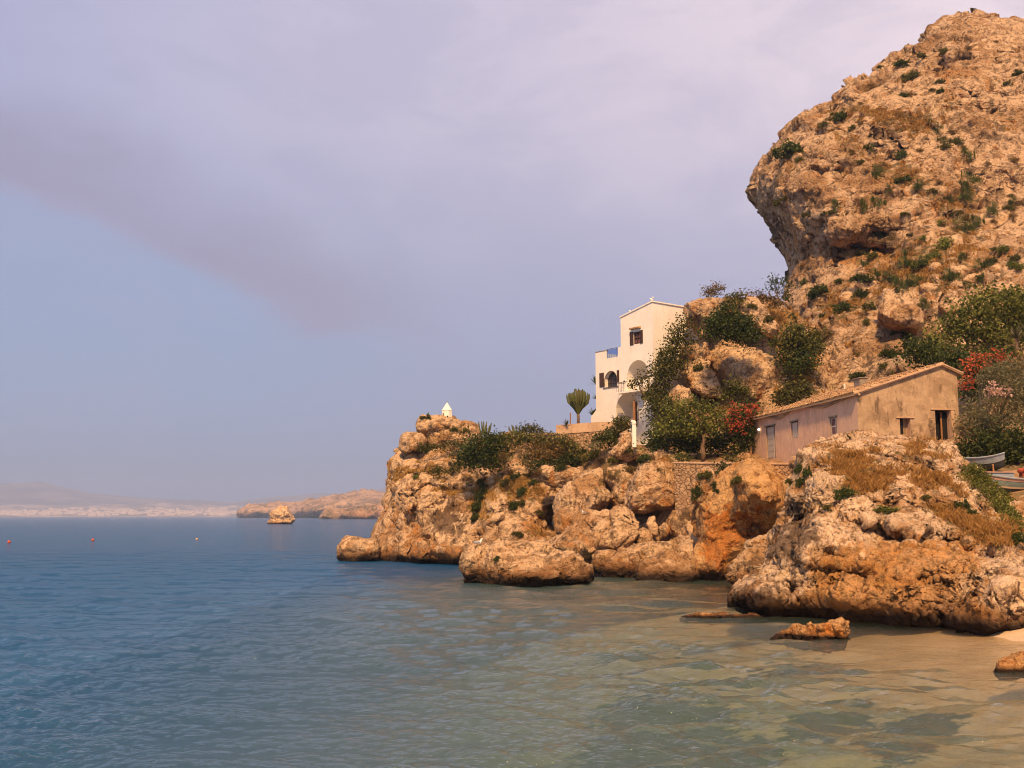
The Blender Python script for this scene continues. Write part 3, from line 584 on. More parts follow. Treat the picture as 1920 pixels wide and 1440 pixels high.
boulder([(1652,590),(1650,566),(1656,545),(1672,541),(1680,556),(1700,562),(1722,580),(1738,603),(1728,614),(1700,616),(1672,612),(1655,604)], [(1670,560,89),(1700,590,87),(1665,600,88)], 'angular pale block leaning on the cliff face above the cottage roof', 70, edge=12, bulge=1.3, thick=3.5, cells=[(2.2,.12,.05),(.9,.07,.05),(.35,.03,.02)], pale=[(1665,575,14,26,.8)], grey=[(1705,592,24,14,.5)])
bpy.context.view_layer.update(); _dg = bpy.context.evaluated_depsgraph_get()
for i, (x, y, rx, ry, lab) in enumerate([(1790,455,22,14,'pale boulder in the middle of the scrub slope, left of the cliff side gully'),(1744,448,10,14,'knobbly rounded rock at the lower right rim of the big overhang'),(1862,418,42,20,'long pale slab high on the scrub slope at the right'),(1798,508,20,11,'white topped boulder between two dwarf palms on the scrub slope'),(1832,524,30,11,'flat pale boulder below a dwarf palm, right part of the scrub slope'),(1885,545,25,14,'pale boulder just above the crown of the bright green tree'),(1740,540,20,10,'low boulder at the centre of the lower scrub slope'),(1628,538,22,18,'pale pointed boulder at the top of the rubble under the orange overhang'),(1590,560,20,13,'tan boulder left of the pointed one under the orange overhang'),(1870,505,16,10,'small pale boulder at the right edge of the scrub slope'),(1756,503,16,10,'pale boulder at the upper left of the scrub slope'),(1790,575,34,16,'wide tan boulder above the angular pale block')]):
    d_ = ray(x, y).normalized(); ok_, loc_, n_r, _i, _o, _m = scene.ray_cast(_dg, CAMP, d_)
    Yh = loc_.y if ok_ else 95
    n_ = 9; rq = random.Random(i * 3 + 1); pts = [(x + rx * rq.uniform(.78, 1.12) * cos(a), y + ry * rq.uniform(.78, 1.12) * sin(a)) for a in [2 * pi * k / n_ for k in range(n_)]]
    sz = min(rx, ry) * 2 * Yh / FPX
    boulder(pts, Yh - sz * .22, lab, 80 + i, group='boulders in the scrub under the cliff', thick=sz * 1.3, pale=[(x, y - ry * .4, rx, ry, .6)])

# --- foreground crag
fore = [(1372,1127),(1372,1110),(1382,1099),(1400,1090),(1431,1076),(1446,1047),(1448,1020),(1470,971),(1485,935),(1492,900),(1497,866),(1510,850),(1521,841),(1539,832),(1576,832),(1603,818),(1630,818),(1660,828),(1687,829),(1733,832),(1769,835),(1787,853),(1799,869),(1823,884),(1850,902),(1868,925),(1890,950),(1912,975),(1918,1010),(1925,1045),(1960,1060),(2010,1075),(2060,1120),(2070,1170),(2040,1205),(1960,1205),(1920,1196),(1878,1198),(1841,1203),(1808,1197),(1763,1192),(1702,1190),(1657,1184),(1597,1173),(1521,1166),(1461,1166),(1412,1164),(1405,1150),(1408,1138),(1385,1134)]
fore_ctrl = [(1385,1120,43.5),(1420,1100,43),(1450,1130,42.5),(1440,1155,43.5),(1500,870,47.5),(1480,980,46),(1460,1050,44.5),(1540,860,48),(1600,840,49),(1650,850,48.5),(1730,860,48),(1780,880,47.5),(1560,930,45),(1640,920,45.8),(1700,910,45.6),(1620,980,43),(1560,1000,42.8),(1520,1060,41.8),(1600,1070,41.2),(1600,1140,40.9),(1700,990,42.8),(1700,1080,40.4),(1720,1150,39),(1800,950,45),(1850,950,45.3),(1820,1020,42.5),(1800,1080,39.8),(1830,1150,37),(1900,1100,37),(1880,1180,36),(1880,1020,42),(1960,1100,36.5),(2040,1150,36.5)]
fore_dents = [(1690,1006,70,12,2.6,12),(1780,1022,55,11,2.2,10),(1600,1075,40,9,1.4,12),(1530,968,24,5,1.6),(1575,975,10,8,1.0),(1560,1000,14,7,.9,-20),(1640,985,16,8,1.2,-20),(1600,1170,160,9,2.2),(1450,1160,60,13,1.8),(1780,1192,90,8,1.6),(1560,1040,34,6,1.1,20),(1850,1080,16,11,1.0),(1708,1112,9,6,1.0),(1500,1000,9,50,1.2,15),(1680,1060,60,5,.9,25),(1840,1040,34,9,1.5),(1660,960,30,6,1.0,30),(1740,1130,70,5,.7,-20),(1620,1120,5,34,.5,10),(1680,1090,4,30,.5),(1490,1080,40,5,.7,25),(1540,930,5,30,.8,15),(1590,905,40,5,.7,20),(1700,870,50,4,.7,15),
   (1690,984,80,8,-1.2,12),(1560,1020,34,12,-.7,20),(1870,1030,22,14,-1.0),(1880,1110,50,24,-.9),(1700,925,50,22,-.9),(1430,1110,30,18,-.6),(1640,1110,50,24,-.4),(1760,1060,20,14,-.8),(1600,850,40,10,-.6),(1760,870,30,12,-.5)]
fore_lines = [([(1655,983),(1693,1001),(1742,1005),(1793,1008),(1843,1014)],6,2.2),([(1640,932),(1672,942),(1710,954)],4,1.4),([(1504,968),(1538,969)],4,1.8),([(1576,1088),(1630,1077),(1690,1090)],4,1.2),([(1458,1078),(1497,1062),(1551,1080),(1580,1092)],5,1.4),([(1645,1092),(1652,1145)],2.5,.8),([(1444,1122),(1500,1138),(1560,1140)],5,1.2),([(1822,1032),(1836,1058),(1898,1078)],5,1.5),
 ([(1840,1092),(1795,1152),(1700,1176)],4,1.0),([(1521,845),(1528,890),(1508,938),(1490,1000)],4,1.2),([(1700,1075),(1740,1100),(1790,1095)],3,.9),([(1580,1010),(1610,1030),(1660,1030)],4,1.1),([(1560,900),(1600,925),(1640,930)],3,.8),([(1680,870),(1720,885),(1780,890)],3.5,1.0),([(1700,940),(1750,935),(1800,960)],3,.9),([(1750,1040),(1760,1075),(1740,1100)],3,.8),([(1860,1120),(1880,1150),(1930,1160)],3,.8),([(1600,1105),(1620,1130),(1680,1150)],3,.8),([(1470,1010),(1500,1030),(1520,1060)],3,.8)]
rock('foreground_crag', [sh(fore, fore_ctrl, 55, 4.2, 7, 2.5, 34, fore_dents, fore_lines)], 0.062,
    [(2.8,.42,.2),(1.15,.28,.2),(.48,.14,.11),(.2,.06,.045)], M_FORE, 'large pitted limestone crag in the foreground, dry grass on top and orange below', 'rock', seed=91,
    fine=1.2, pits=.15, strata=0.20, plan=(.3, .45, .3), craggy=1.0, chisel=.75,
    stain=[(1640,1060,120,50,.9),(1720,1110,110,50,.8),(1560,1120,70,30,.6),(1800,1040,60,30,.6),(1840,1160,60,24,.6),(1560,1010,20,12,.3)],
    grey=[(1480,1010,40,60,.75,20),(1420,1115,50,24,.7),(1500,940,16,60,.6),(1640,880,60,8,.3,10)],
    pale=[(1600,850,80,14,.7,8),(1700,900,60,22,.45),(1560,970,40,50,.55,20),(1620,960,30,20,.5),(1900,1110,60,30,.9),(1860,1040,30,16,.6),(1740,850,50,8,.5),(1590,1020,40,14,.4,20)],
    grass=[(1575,860,26,16,1.0,20),(1640,895,50,14,.9),(1620,905,40,18,.9),(1730,848,50,12,1.0),(1760,905,60,14,.9,20),(1830,990,50,30,.8,35),(1760,960,50,14,.8,25),(1600,870,60,8,.5),(1640,850,20,7,.7),(1880,1000,30,30,.7)])
boulder([(1440,1204),(1452,1192),(1470,1186),(1485,1177),(1500,1171),(1510,1176),(1515,1166),(1523,1168),(1530,1178),(1540,1167),(1552,1169),(1562,1165),(1575,1163),(1590,1165),(1594,1180),(1590,1198),(1586,1216),(1536,1220),(1491,1214)], [(1470,1195,36.5),(1520,1190,36),(1575,1190,35.5)], 'jagged dark orange rock poking out of the water in front of the crag', 95, voxel=.024, edge=5, bulge=.3, thick=.9, lines=[([(1500,1172),(1505,1190),(1498,1205)],2.2,.25),([(1530,1176),(1534,1195),(1526,1210)],2.2,.3),([(1560,1168),(1562,1185),(1570,1205)],2.2,.22),([(1470,1195),(1500,1198),(1540,1200),(1580,1196)],2.2,.2)],
    cells=[(.5,.11,.08),(.2,.055,.04),(.09,.03,.02)], mat=M_WET, grey=[(1500,1190,40,10,.4)], stain=[(1550,1190,40,20,.8)])
boulder([(1270,1161),(1290,1153),(1320,1149),(1350,1150),(1380,1153),(1415,1152),(1440,1156),(1440,1166),(1350,1168),(1290,1167)], 43.3, 'dark reddish reef just breaking the surface left of the crag', 96, voxel=.04, edge=6, bulge=.5, thick=1.6, mat=M_WET, cells=[(.5,.05,.04),(.2,.03,.02)], grey=[(1350,1158,100,20,1.2)])
boulder([(1862,1262),(1868,1252),(1873,1237),(1890,1232),(1905,1226),(1925,1220),(1960,1222),(1975,1240),(1965,1264),(1915,1272),(1880,1276)], 28.3, 'small ochre rock on the wet sand at the right edge', 97, voxel=.018, edge=9, bulge=.3, thick=.7, mat=M_WET, cells=[(.35,.05,.04),(.13,.02,.02)])

# --- far rocks in the sea
boulder([(500,984),(502,977),(508,974),(504,962),(512,957),(520,953),(528,947),(532,949),(541,953),(545,963),(550,969),(553,975),(548,982),(540,985),(508,986)], 560, 'isolated golden sea stack standing out in the bay', 101, name='sea_stack', category='sea stack', voxel=.32, mat=M_ROCK, edge=6, bulge=3, thick=8,
    cells=[(5,.6,.5),(2,.3,.25)], dents=[(525,973,24,1.6,2.5)], pale=[(530,955,14,8,.9),(530,965,20,10,.5)])

# far headland at right of the bay
M_FAR = rock_material('far_scrubby_land', (0.46,0.29,0.17), (0.25,0.165,0.09), (0.075,0.066,0.03), (0.40,0.17,0.06), sc=0.035, tide=False, streak=.3, bd=.06)
rock('far_headland', [sh([(438,969.5),(444,962),(455,955),(470,952),(480,950),(500,948),(520,948),(545,946),(575,943),(610,938),(640,932),(665,928),(700,927),(760,926),(820,925),(820,971.5),(600,971.5),(500,970)], [(450,965,2600),(600,965,2300),(700,965,2050),(700,930,2600),(500,950,2700)], 22, 500, 500, 1.6, 40)], 9,
    [(120,9,5),(45,5,3)], M_FAR, kind='structure', seed=111, smoothit=2, stain=[(680,966,50,4,1.1)], pale=[(590,967,20,2,1.2),(640,945,30,8,.5)], grass=[])
rock('far_shore', [sh([(596,973.5),(600,966),(610,965),(616,949),(622,949),(624,962),(640,958),(660,955),(700,950),(740,946),(800,944),(800,974.5),(640,974.5)], 1500, 6, 60, 200, 1.2, 40)], 3.0,
    [(40,2.5,2),(15,1.5,1)], M_FAR, kind='structure', seed=112, smoothit=1, stain=[(690,966,60,5,1.3)], grey=[(680,956,60,3,1.0)])

boulder([(1296,940),(1300,915),(1306,890),(1316,878),(1334,880),(1344,896),(1338,925),(1322,942),(1306,950)], 69.6, 'brown rubble rock below the terrace wall, between the flat boulder and the orange pillar', 98, grey=[(1315,915,14,20,.5)], grass=[(1318,900,14,14,.6)])
# ================================================================== GROUND, SEA, FAR COAST
def grid_mesh(name, X, Y, Z, mat):
    r, c = X.shape
    V = np.stack([X.ravel(), Y.ravel(), Z.ravel()], -1)
    i = np.arange(r * c).reshape(r, c)
    F = np.stack([i[:-1, :-1].ravel(), i[:-1, 1:].ravel(), i[1:, 1:].ravel(), i[1:, :-1].ravel()], -1)
    return new_mesh(name, V, F, mat)

def depth_at(x, y):
    s = x + (y - 30) * 0.10 - np.clip(y - 45, 0, 100) * 0.16
    d = np.interp(s, [-58, -28, -10, -3, 2, 6, 10, 13, 16.4, 18.2, 22], [13, 11, 7.5, 4.9, 3.1, 2.1, 1.45, .95, .16, -.35, -1.0])
    return d + np.clip((y - 60) / 40, 0, 1) * 4 * (s < 22)

# sand material: sea bed with weed patches
m, n = material('sand'); p = n.add('ShaderNodeNewGeometry').outputs['Position']
c = n.mix(n.rng(n.noise(p, .6, 5), .35, .65), (0.50, 0.35, 0.20), (0.60, 0.44, 0.27))
c = n.mix(n.math('MULTIPLY', n.rng(n.noise(p, 9, 4, .6), .5, .7), .4), c, (0.28, 0.17, 0.10))
c = n.mix(n.math('MULTIPLY', n.rng(n.math('ADD', n.attr('weed'), n.math('MULTIPLY', n.math('SUBTRACT', n.noise(p, 1.6, 5, .65), .5), 1.6)), .22, .48), .96), c, (0.025, 0.020, 0.008))
finish(n, c, .85, n.noise(p, 14, 4), .3, .04)
M_SAND = m
xs = np.linspace(-60, 45, 300); ys = np.concatenate([np.linspace(4, 70, 200), np.linspace(73, 400, 40)])
X, Y = np.meshgrid(xs, ys)
Z = -depth_at(X, Y)
pp = np.stack([X.ravel(), Y.ravel(), 0 * X.ravel()], -1)
Z = Z + (fbm(pp / 4, 3, 5) * .14).reshape(X.shape) * np.clip(-Z + .1, 0, 1)
me = grid_mesh('seabed', X, Y, Z, M_SAND)
co = mco(me); px, py = proj(np.stack([co[:, 0], co[:, 1], 0 * co[:, 2] - .0], -1))
weed = gauss(px, py, [(1230,1225,130,26,1.3),(1180,1190,80,14,.5),(1350,1262,110,16,1.2),(1560,1240,70,14,1.2),(1690,1272,70,16,1.3),(1760,1258,60,10,.5),(1660,1305,70,9,.6),(1780,1352,80,9,1.2),(1830,1362,40,6,.6),(1540,1228,80,8,.5),(1520,1325,70,10,.35),(1180,1140,150,12,.35),(1450,1180,90,14,.4),(1000,1300,90,30,.4)])
setattrf(me, 'weed', weed)
link('seabed', me, kind='structure')

# water
m, n = material('sea_water')
geo_ = n.add('ShaderNodeNewGeometry'); p = geo_.outputs['Position']
dep = n.attr('depth')
att = n.math('EXPONENT', n.math('MULTIPLY', dep, -0.24))
deepc = n.mix(n.rng(dep, 2.0, 9.0), (0.075, 0.120, 0.095), (0.005, 0.060, 0.150))
tint = n.mix(n.rng(dep, 0.2, 3.5), (0.94, 0.93, 0.84), (0.66, 0.80, 0.66))
tr = n.add('ShaderNodeBsdfTransparent', ins={0: tint})
df = n.add('ShaderNodeBsdfDiffuse', ins={0: deepc})
h = n.math('ADD', n.math('MULTIPLY', n.noise(n.scalev(p, (1, 1.3, 1)), 2.0, 5, .62, .1), .055), n.math('MULTIPLY', n.noise(n.scalev(p, (1, 1.7, 1)), 6.5, 5, .62, .1), .042))
h2 = n.math('MULTIPLY', n.noise(n.scalev(p, (1, 1.7, 1)), .16, 8, .75, .1), .70)
hh = n.math('ADD', h, n.math('MULTIPLY', h2, n.rng(dep, 2.0, 11.0, .12, 1.0)))
bn = n.add('ShaderNodeBump', ins={'Strength': 1.0, 'Distance': 1.0, 'Height': hh})
gl = n.add('ShaderNodeBsdfGlossy', ins={'Color': (1, 1, 1), 'Roughness': 0.06, 'Normal': bn})
fr = n.add('ShaderNodeFresnel', ins={'IOR': 1.33, 'Normal': bn})
body = n.add('ShaderNodeMixShader', ins={0: att, 1: df, 2: tr})
fac = n.math('MINIMUM', fr.outputs[0], 0.60)
n.add('ShaderNodeOutputMaterial', ins={0: n.add('ShaderNodeMixShader', ins={0: fac, 1: body, 2: gl})})
M_SEA = m
rows = np.concatenate([np.linspace(3600, 1560, 60)[:-1], np.linspace(1560, 1000, 400)[:-1], np.linspace(1000, 969.0, 60)])
Yr = CAM_H * FPX / (rows - 968)
cx = np.linspace(-.66, .66, 640); cx = np.concatenate([np.linspace(-2.2, -.68, 24), cx, np.linspace(.68, 2.2, 24)])
A, Yg = np.meshgrid(cx, Yr); Xg = A * Yg
sp = np.maximum(np.gradient(Yr), Yr * .0021)[:, None]
Zg = np.zeros_like(Xg); rr = np.random.default_rng(5)
for k in range(90):
    lam = math.exp(rr.uniform(math.log(.26), math.log(6.5)))
    th = rr.normal(radians(-98), .55)
    kx, ky = cos(th) * 2 * pi / lam, sin(th) * 2 * pi / lam
    amp = .0074 * lam ** .72 * (1.0 if lam < 2.2 else .8)
    ph = rr.uniform(0, 2 * pi)
    fade = np.clip(lam / (3.2 * sp) - .35, 0, 1)
    arg = kx * Xg + ky * Yg + ph
    Zg += amp * fade * (np.exp(np.sin(arg)) - 1.27) * 1.1
pp = np.stack([Xg.ravel() / 9, Yg.ravel() / 14, 0 * Xg.ravel()], -1)
Zg *= (.72 + .75 * fbm(pp, 3, 3)).clip(.15, 1.6).reshape(Xg.shape)
Dg = depth_at(Xg, Yg)
Zg *= np.clip(Dg / 2.6 + .5, .45, 1)
me = grid_mesh('sea', Xg, Yg, Zg, M_SEA)
setattrf(me, 'depth', np.where(Yg > 120, 12, Dg).ravel())
link('sea', me, kind='structure')

# land behind the shore rocks (one height field)
m, n = material('dry_garden_soil'); p = n.add('ShaderNodeNewGeometry').outputs['Position']
c = n.mix(n.rng(n.noise(p, .5, 6, .65), .38, .62), (0.30, 0.15, 0.06), (0.15, 0.115, 0.045))
c = n.mix(n.math('MULTIPLY', n.rng(n.noise(p, 2.6, 6, .65), .48, .62), .8), c, (0.42, 0.25, 0.14))
c = n.mix(n.math('MULTIPLY', n.rng(n.noise(p, 9, 4, .6), .55, .7), .6), c, (0.07, 0.05, 0.02))
finish(n, c, .95, n.noise(p, 5, 6, .7), .7, .15)
M_SOIL = m
land = [(740,862,101),(800,850,104),(860,868,101),(930,880,98),(1000,884,96),(1100,882,91),(1200,876,85),(1270,868,76),(1300,868,75),(1410,868,75),(1500,872,67),(1600,880,60),(1720,878,58),(1840,890,56),
        (860,822,106),(900,816,106),(960,812,103),(1010,812,101),(1045,835,94),(1080,845,92),(1130,842,90),(1190,828,88),(1160,850,85),(1250,838,86),(1300,830,88),(1400,820,86),(1130,793,94),(1180,790,94),(1240,780,95),
        (1100,860,86),(1000,868,92),(950,872,95),(1190,862,81),(1240,858,79),(1400,850,80),(1500,830,84),(1700,810,76),(1560,870,66),(1800,835,66),(1900,850,66),(2100,860,66)]
pts = [tuple(P(a, b, cc)) for a, b, cc in land]
pts += [(x, y, -3.0) for x, y in [(-10,92),(-12,104),(-4,84),(2,80),(6,74),(10,68),(14,64),(16,60),(17,52)]]
pts += [(24, 50, 5.2), (26, 44, 3.2), (24, 38, 1.4), (19.5, 36, 0.5), (30, 50, 5.8), (34, 40, 2.6), (27, 34, 1.0), (38, 58, 7), (22, 28, .6), (30, 24, 1.2), (20,44,1.5)]
pts = np.array(pts)
xs = np.arange(-14, 60, .3); ys = np.arange(20, 118, .3)
X, Y = np.meshgrid(xs, ys); num = 0; den = 0
for x, y, z in pts:
    w = 1 / (((X - x) ** 2 + (Y - y) ** 2) / 6.0 + .4) ** 1.8
    num = num + w * z; den = den + w
Z = num / den
pp = np.stack([X.ravel(), Y.ravel(), 0 * X.ravel()], -1)
Z = Z + (fbm(pp / 5, 3, 4) * .5 + ridged(pp / 1.6, 3, 6) * .13).reshape(X.shape)
# it ends behind the shore rocks
lim = np.interp(X, [-14, -11.1, -8, -4.8, -1.4, 1.8, 5.8, 9.5, 11.6, 12.8, 17, 18, 19, 20.6, 22, 24], [105, 105, 105, 103, 99, 96, 91, 86, 79, 76.3, 76, 68, 61, 51, 45, 36])
cut = np.maximum(0, lim - Y)
Z = np.maximum(Z - cut * 2.5, -3); Z = np.where(X < -11.6, -3, Z)
r_, c_ = X.shape; idx = np.arange(r_ * c_).reshape(r_, c_)
F = np.stack([idx[:-1, :-1].ravel(), idx[:-1, 1:].ravel(), idx[1:, 1:].ravel(), idx[1:, :-1].ravel()], -1)
zf = Z.ravel()[F]; F = F[(zf.max(1) > -2.9)]
V = np.stack([X.ravel(), Y.ravel(), Z.ravel()], -1)
use, inv = np.unique(F, return_inverse=True); F = inv.reshape(F.shape); V = V[use]
link('hill_ground', new_mesh('hill_ground', V, F, M_SOIL), kind='structure')

# sand of the little cove, right of the crag
m, n = material('beach_sand'); p = n.add('ShaderNodeNewGeometry').outputs['Position']
c = n.mix(n.rng(n.noise(p, 1.2, 6, .6), .35, .65), (0.50, 0.33, 0.20), (0.40, 0.25, 0.15))
c = n.mix(n.math('MULTIPLY', n.rng(n.noise(p, 30, 3, .6), .55, .7), .5), c, (0.22, 0.14, 0.09))
finish(n, c, .8, n.noise(p, 20, 5, .7), .5, .04)
xs = np.linspace(20.2, 60, 120); ys = np.linspace(44, 56, 60)
X, Y = np.meshgrid(xs, ys); Z = 2.9 + (Y - 44) * .22 + (X - 20) * .02
pp = np.stack([X.ravel(), Y.ravel(), 0 * X.ravel()], -1); Z = Z + (fbm(pp / 3, 4, 9) * .12).reshape(X.shape)
link('boat_yard_ground', grid_mesh('boat_yard_ground', X, Y, Z, m), kind='structure')

# far coast
m, n = material('far_plain'); p = n.add('ShaderNodeNewGeometry').outputs['Position']
c = n.mix(n.rng(n.noise(n.scalev(p, (1, .3, 3)), .006, 6, .7), .4, .6), (0.17, 0.14, 0.08), (0.45, 0.33, 0.24))
finish(n, c, .95)
xs = np.linspace(-5200, 900, 260); ys = np.linspace(7000, 9500, 24)
X, Y = np.meshgrid(xs, ys); t = (Y - 7000) / 2500
pp = np.stack([X.ravel(), Y.ravel(), 0 * X.ravel()], -1)
Z = -3 + 8 * np.clip(t * 8, 0, 1) + t * 95 + (fbm(pp / 700, 4, 8).reshape(X.shape)) * 26 * t
link('far_coast_plain', grid_mesh('far_coast_plain', X, Y, Z, m), kind='structure')
m, n = material('far_mountain'); p = n.add('ShaderNodeNewGeometry').outputs['Position']
finish(n, n.mix(n.rng(n.noise(p, .003, 6, .7), .4, .6), (0.12, 0.09, 0.06), (0.26, 0.19, 0.13)), .95)
xs = np.linspace(-8200, 3600, 300); ys = np.linspace(9600, 13500, 40)
X, Y = np.meshgrid(xs, ys)
prof = np.interp(960 + X / 11000 * 2000, [-300,0,40,90,140,200,260,310,370,430,480,540,600,640,680,740,900,1200], [300,310,325,250,215,190,170,160,150,130,165,205,225,200,255,270,240,200])
t = (Y - 9600) / 3900; sh_ = np.sin(np.clip(t, 0, 1) * pi) ** .7
pp = np.stack([X.ravel(), Y.ravel(), 0 * X.ravel()], -1)
Z = -4 + prof * sh_ * (1 + .22 * ridged(pp / 900, 4, 12).reshape(X.shape))
link('far_mountains', grid_mesh('far_mountains', X, Y, Z, m), kind='structure')
# town on the far shore: too many and too small to count
m, n = material('far_plaster'); finish(n, (0.55, 0.44, 0.36), .9); M_FARW = m
V = []; F = []
for k in range(900):
    x = rr.uniform(-3700, -300) ; 
    if rr.random() < .25: x = rr.uniform(-1700, -1100)
    tt = abs(rr.normal(0, .3)); y = 7150 + min(tt, .9) * 2200
    w = rr.uniform(14, 60); d = rr.uniform(10, 20); hh_ = rr.uniform(6, 15); z = 4 + (y - 7000) / 2500 * 95
    b = len(V); V += [(x, y, z - 6), (x + w, y, z - 6), (x + w, y + d, z - 6), (x, y + d, z - 6), (x, y, z + hh_), (x + w, y, z + hh_), (x + w, y + d, z + hh_), (x, y + d, z + hh_)]
    F += [(b, b + 1, b + 5, b + 4), (b + 1, b + 2, b + 6, b + 5), (b + 2, b + 3, b + 7, b + 6), (b + 3, b, b + 4, b + 7), (b + 4, b + 5, b + 6, b + 7)]
tag(link('far_town', new_mesh('far_town', V, np.array(F), M_FARW, False)), 'pale houses of a distant town spread along the far shore', 'town', kind='stuff')
# ================================================================== BUILDINGS
class MB:
    def __init__(s): s.V = []; s.F = []
    def add(s, V, F):
        o = len(s.V); s.V += [tuple(v) for v in V]; s.F += [tuple(i + o for i in f) for f in F]; return s
    def box(s, o, a, b, c):
        """box from origin o with edge vectors a, b, c"""
        o, a, b, c = map(Vector, (o, a, b, c))
        return s.add([o, o + a, o + a + b, o + b, o + c, o + a + c, o + a + b + c, o + b + c],
                     [(0, 3, 2, 1), (4, 5, 6, 7), (0, 1, 5, 4), (1, 2, 6, 5), (2, 3, 7, 6), (3, 0, 4, 7)])
    def prism(s, poly, ext):
        n = len(poly); e = Vector(ext); V = [Vector(p) for p in poly]; V += [p + e for p in V]
        F = [tuple(range(n))[::-1], tuple(range(n, 2 * n))] + [(i, (i + 1) % n, n + (i + 1) % n, n + i) for i in range(n)]
        return s.add(V, F)
    def tube(s, pts, rad, seg=6, cap=True):
        pts = [Vector(p) for p in pts]; n = len(pts)
        if not isinstance(rad, (list, tuple)): rad = [rad] * n
        base = len(s.V)
        for i, p in enumerate(pts):
            t = (pts[min(i + 1, n - 1)] - pts[max(i - 1, 0)]).normalized()
            a = t.orthogonal().normalized() if i == 0 else (a - t * a.dot(t)).normalized()
            b = t.cross(a)
            for k in range(seg):
                an = 2 * pi * k / seg; s.V.append(tuple(p + (a * cos(an) + b * sin(an)) * rad[i]))
        for i in range(n - 1):
            for k in range(seg):
                k2 = (k + 1) % seg; s.F.append((base + i * seg + k, base + i * seg + k2, base + (i + 1) * seg + k2, base + (i + 1) * seg + k))
        if cap:
            s.F.append(tuple(base + k for k in range(seg))[::-1]); s.F.append(tuple(base + (n - 1) * seg + k for k in range(seg)))
        return s
    def ball(s, c, r, seg=10, rings=7, sc=(1, 1, 1)):
        c = Vector(c); base = len(s.V)
        for i in range(rings + 1):
            th = pi * i / rings
            for k in range(seg):
                ph = 2 * pi * k / seg
                s.V.append((c.x + r * sc[0] * sin(th) * cos(ph), c.y + r * sc[1] * sin(th) * sin(ph), c.z + r * sc[2] * cos(th)))
        for i in range(rings):
            for k in range(seg):
                k2 = (k + 1) % seg; s.F.append((base + i * seg + k, base + (i + 1) * seg + k, base + (i + 1) * seg + k2, base + i * seg + k2))
        return s
    def build(s, name, mat, parent=None, smooth=False, bevel=0, kind=None, mats=None):
        me = bpy.data.meshes.new(name); me.from_pydata(s.V, [], s.F)
        bm = bmesh.new(); bm.from_mesh(me)
        bmesh.ops.recalc_face_normals(bm, faces=bm.faces)
        if bevel: bmesh.ops.bevel(bm, geom=list(bm.edges), offset=bevel, segments=2, affect='EDGES', clamp_overlap=True)
        bm.to_mesh(me); bm.free()
        if mat: me.materials.append(mat)
        if smooth: me.polygons.foreach_set('use_smooth', np.ones(len(me.polygons), bool))
        o = bpy.data.objects.new(name, me); COL.objects.link(o)
        if parent is not None:
            o.parent = parent; o.matrix_parent_inverse = Matrix.Translation(-parent.matrix_world.translation) if False else Matrix.Identity(4)
            # vertices are in world space: shift them to the parent's base
            off = Vector(parent['base']) if 'base' in parent.keys() else Vector((0, 0, 0))
            me.transform(Matrix.Translation(-off)); 
        if kind: o['kind'] = kind
        return o

def thing(name, base, label, category, group=None):
    o = empty(name, base, label, category, group); o['base'] = tuple(base); return o
def onplane(px, py, o, nrm):
    d = ray(px, py); t = (Vector(o) - CAMP).dot(nrm) / d.dot(nrm); return CAMP + d * t
def boolean_cut(obj, cutters):
    for c in cutters:
        co_ = c.build('cutter', None)
        md = obj.modifiers.new('b', 'BOOLEAN'); md.operation = 'DIFFERENCE'; md.solver = 'EXACT'; md.object = co_
        dg = bpy.context.evaluated_depsgraph_get(); dg.update()
        me = bpy.data.meshes.new_from_object(obj.evaluated_get(dg))
        obj.modifiers.clear(); old = obj.data; obj.data = me; bpy.data.meshes.remove(old)
        cm = co_.data; bpy.data.objects.remove(co_); bpy.data.meshes.remove(cm)

def plaster(name, a, b, stain, sc=1.0, stainamt=.5, bump=.35):
    m, n = material(name); p = n.add('ShaderNodeNewGeometry').outputs['Position']
    c = n.mix(n.rng(n.noise(p, .7 * sc, 6, .65, .3), .38, .62), a, b)
    c = n.mix(n.math('MULTIPLY', n.rng(n.noise(n.scalev(p, (2.2 * sc, 2.2 * sc, .5 * sc)), 1, 6, .65, .5), .50, .68), stainamt), c, stain)
    c = n.mix(n.math('MULTIPLY', n.rng(n.noise(p, 5 * sc, 5, .7), .55, .70), .45), c, stain)
    c = n.mix(n.math('MULTIPLY', n.rng(n.noise(p, 2.6 * sc, 6, .7, .6), .55, .60), .5), c, (min(a[0] * 1.25, .8), min(a[1] * 1.2, .75), min(a[2] * 1.2, .7)))
    finish(n, c, .92, n.noise(p, 4, 8, .7), bump, .06, .1); return m
M_WHITE = plaster('white_lime_wash', (0.85, 0.79, 0.68), (0.80, 0.73, 0.63), (0.66, 0.55, 0.42), .6, .22, .15)
M_PINK = plaster('pink_grey_plaster', (0.74, 0.46, 0.29), (0.64, 0.40, 0.27), (0.42, 0.25, 0.15), 1.1, .5)
M_OCHRE = plaster('ochre_plaster', (0.43, 0.300, 0.180), (0.30, 0.200, 0.115), (0.14, 0.090, 0.052), 1.0, 1.0)
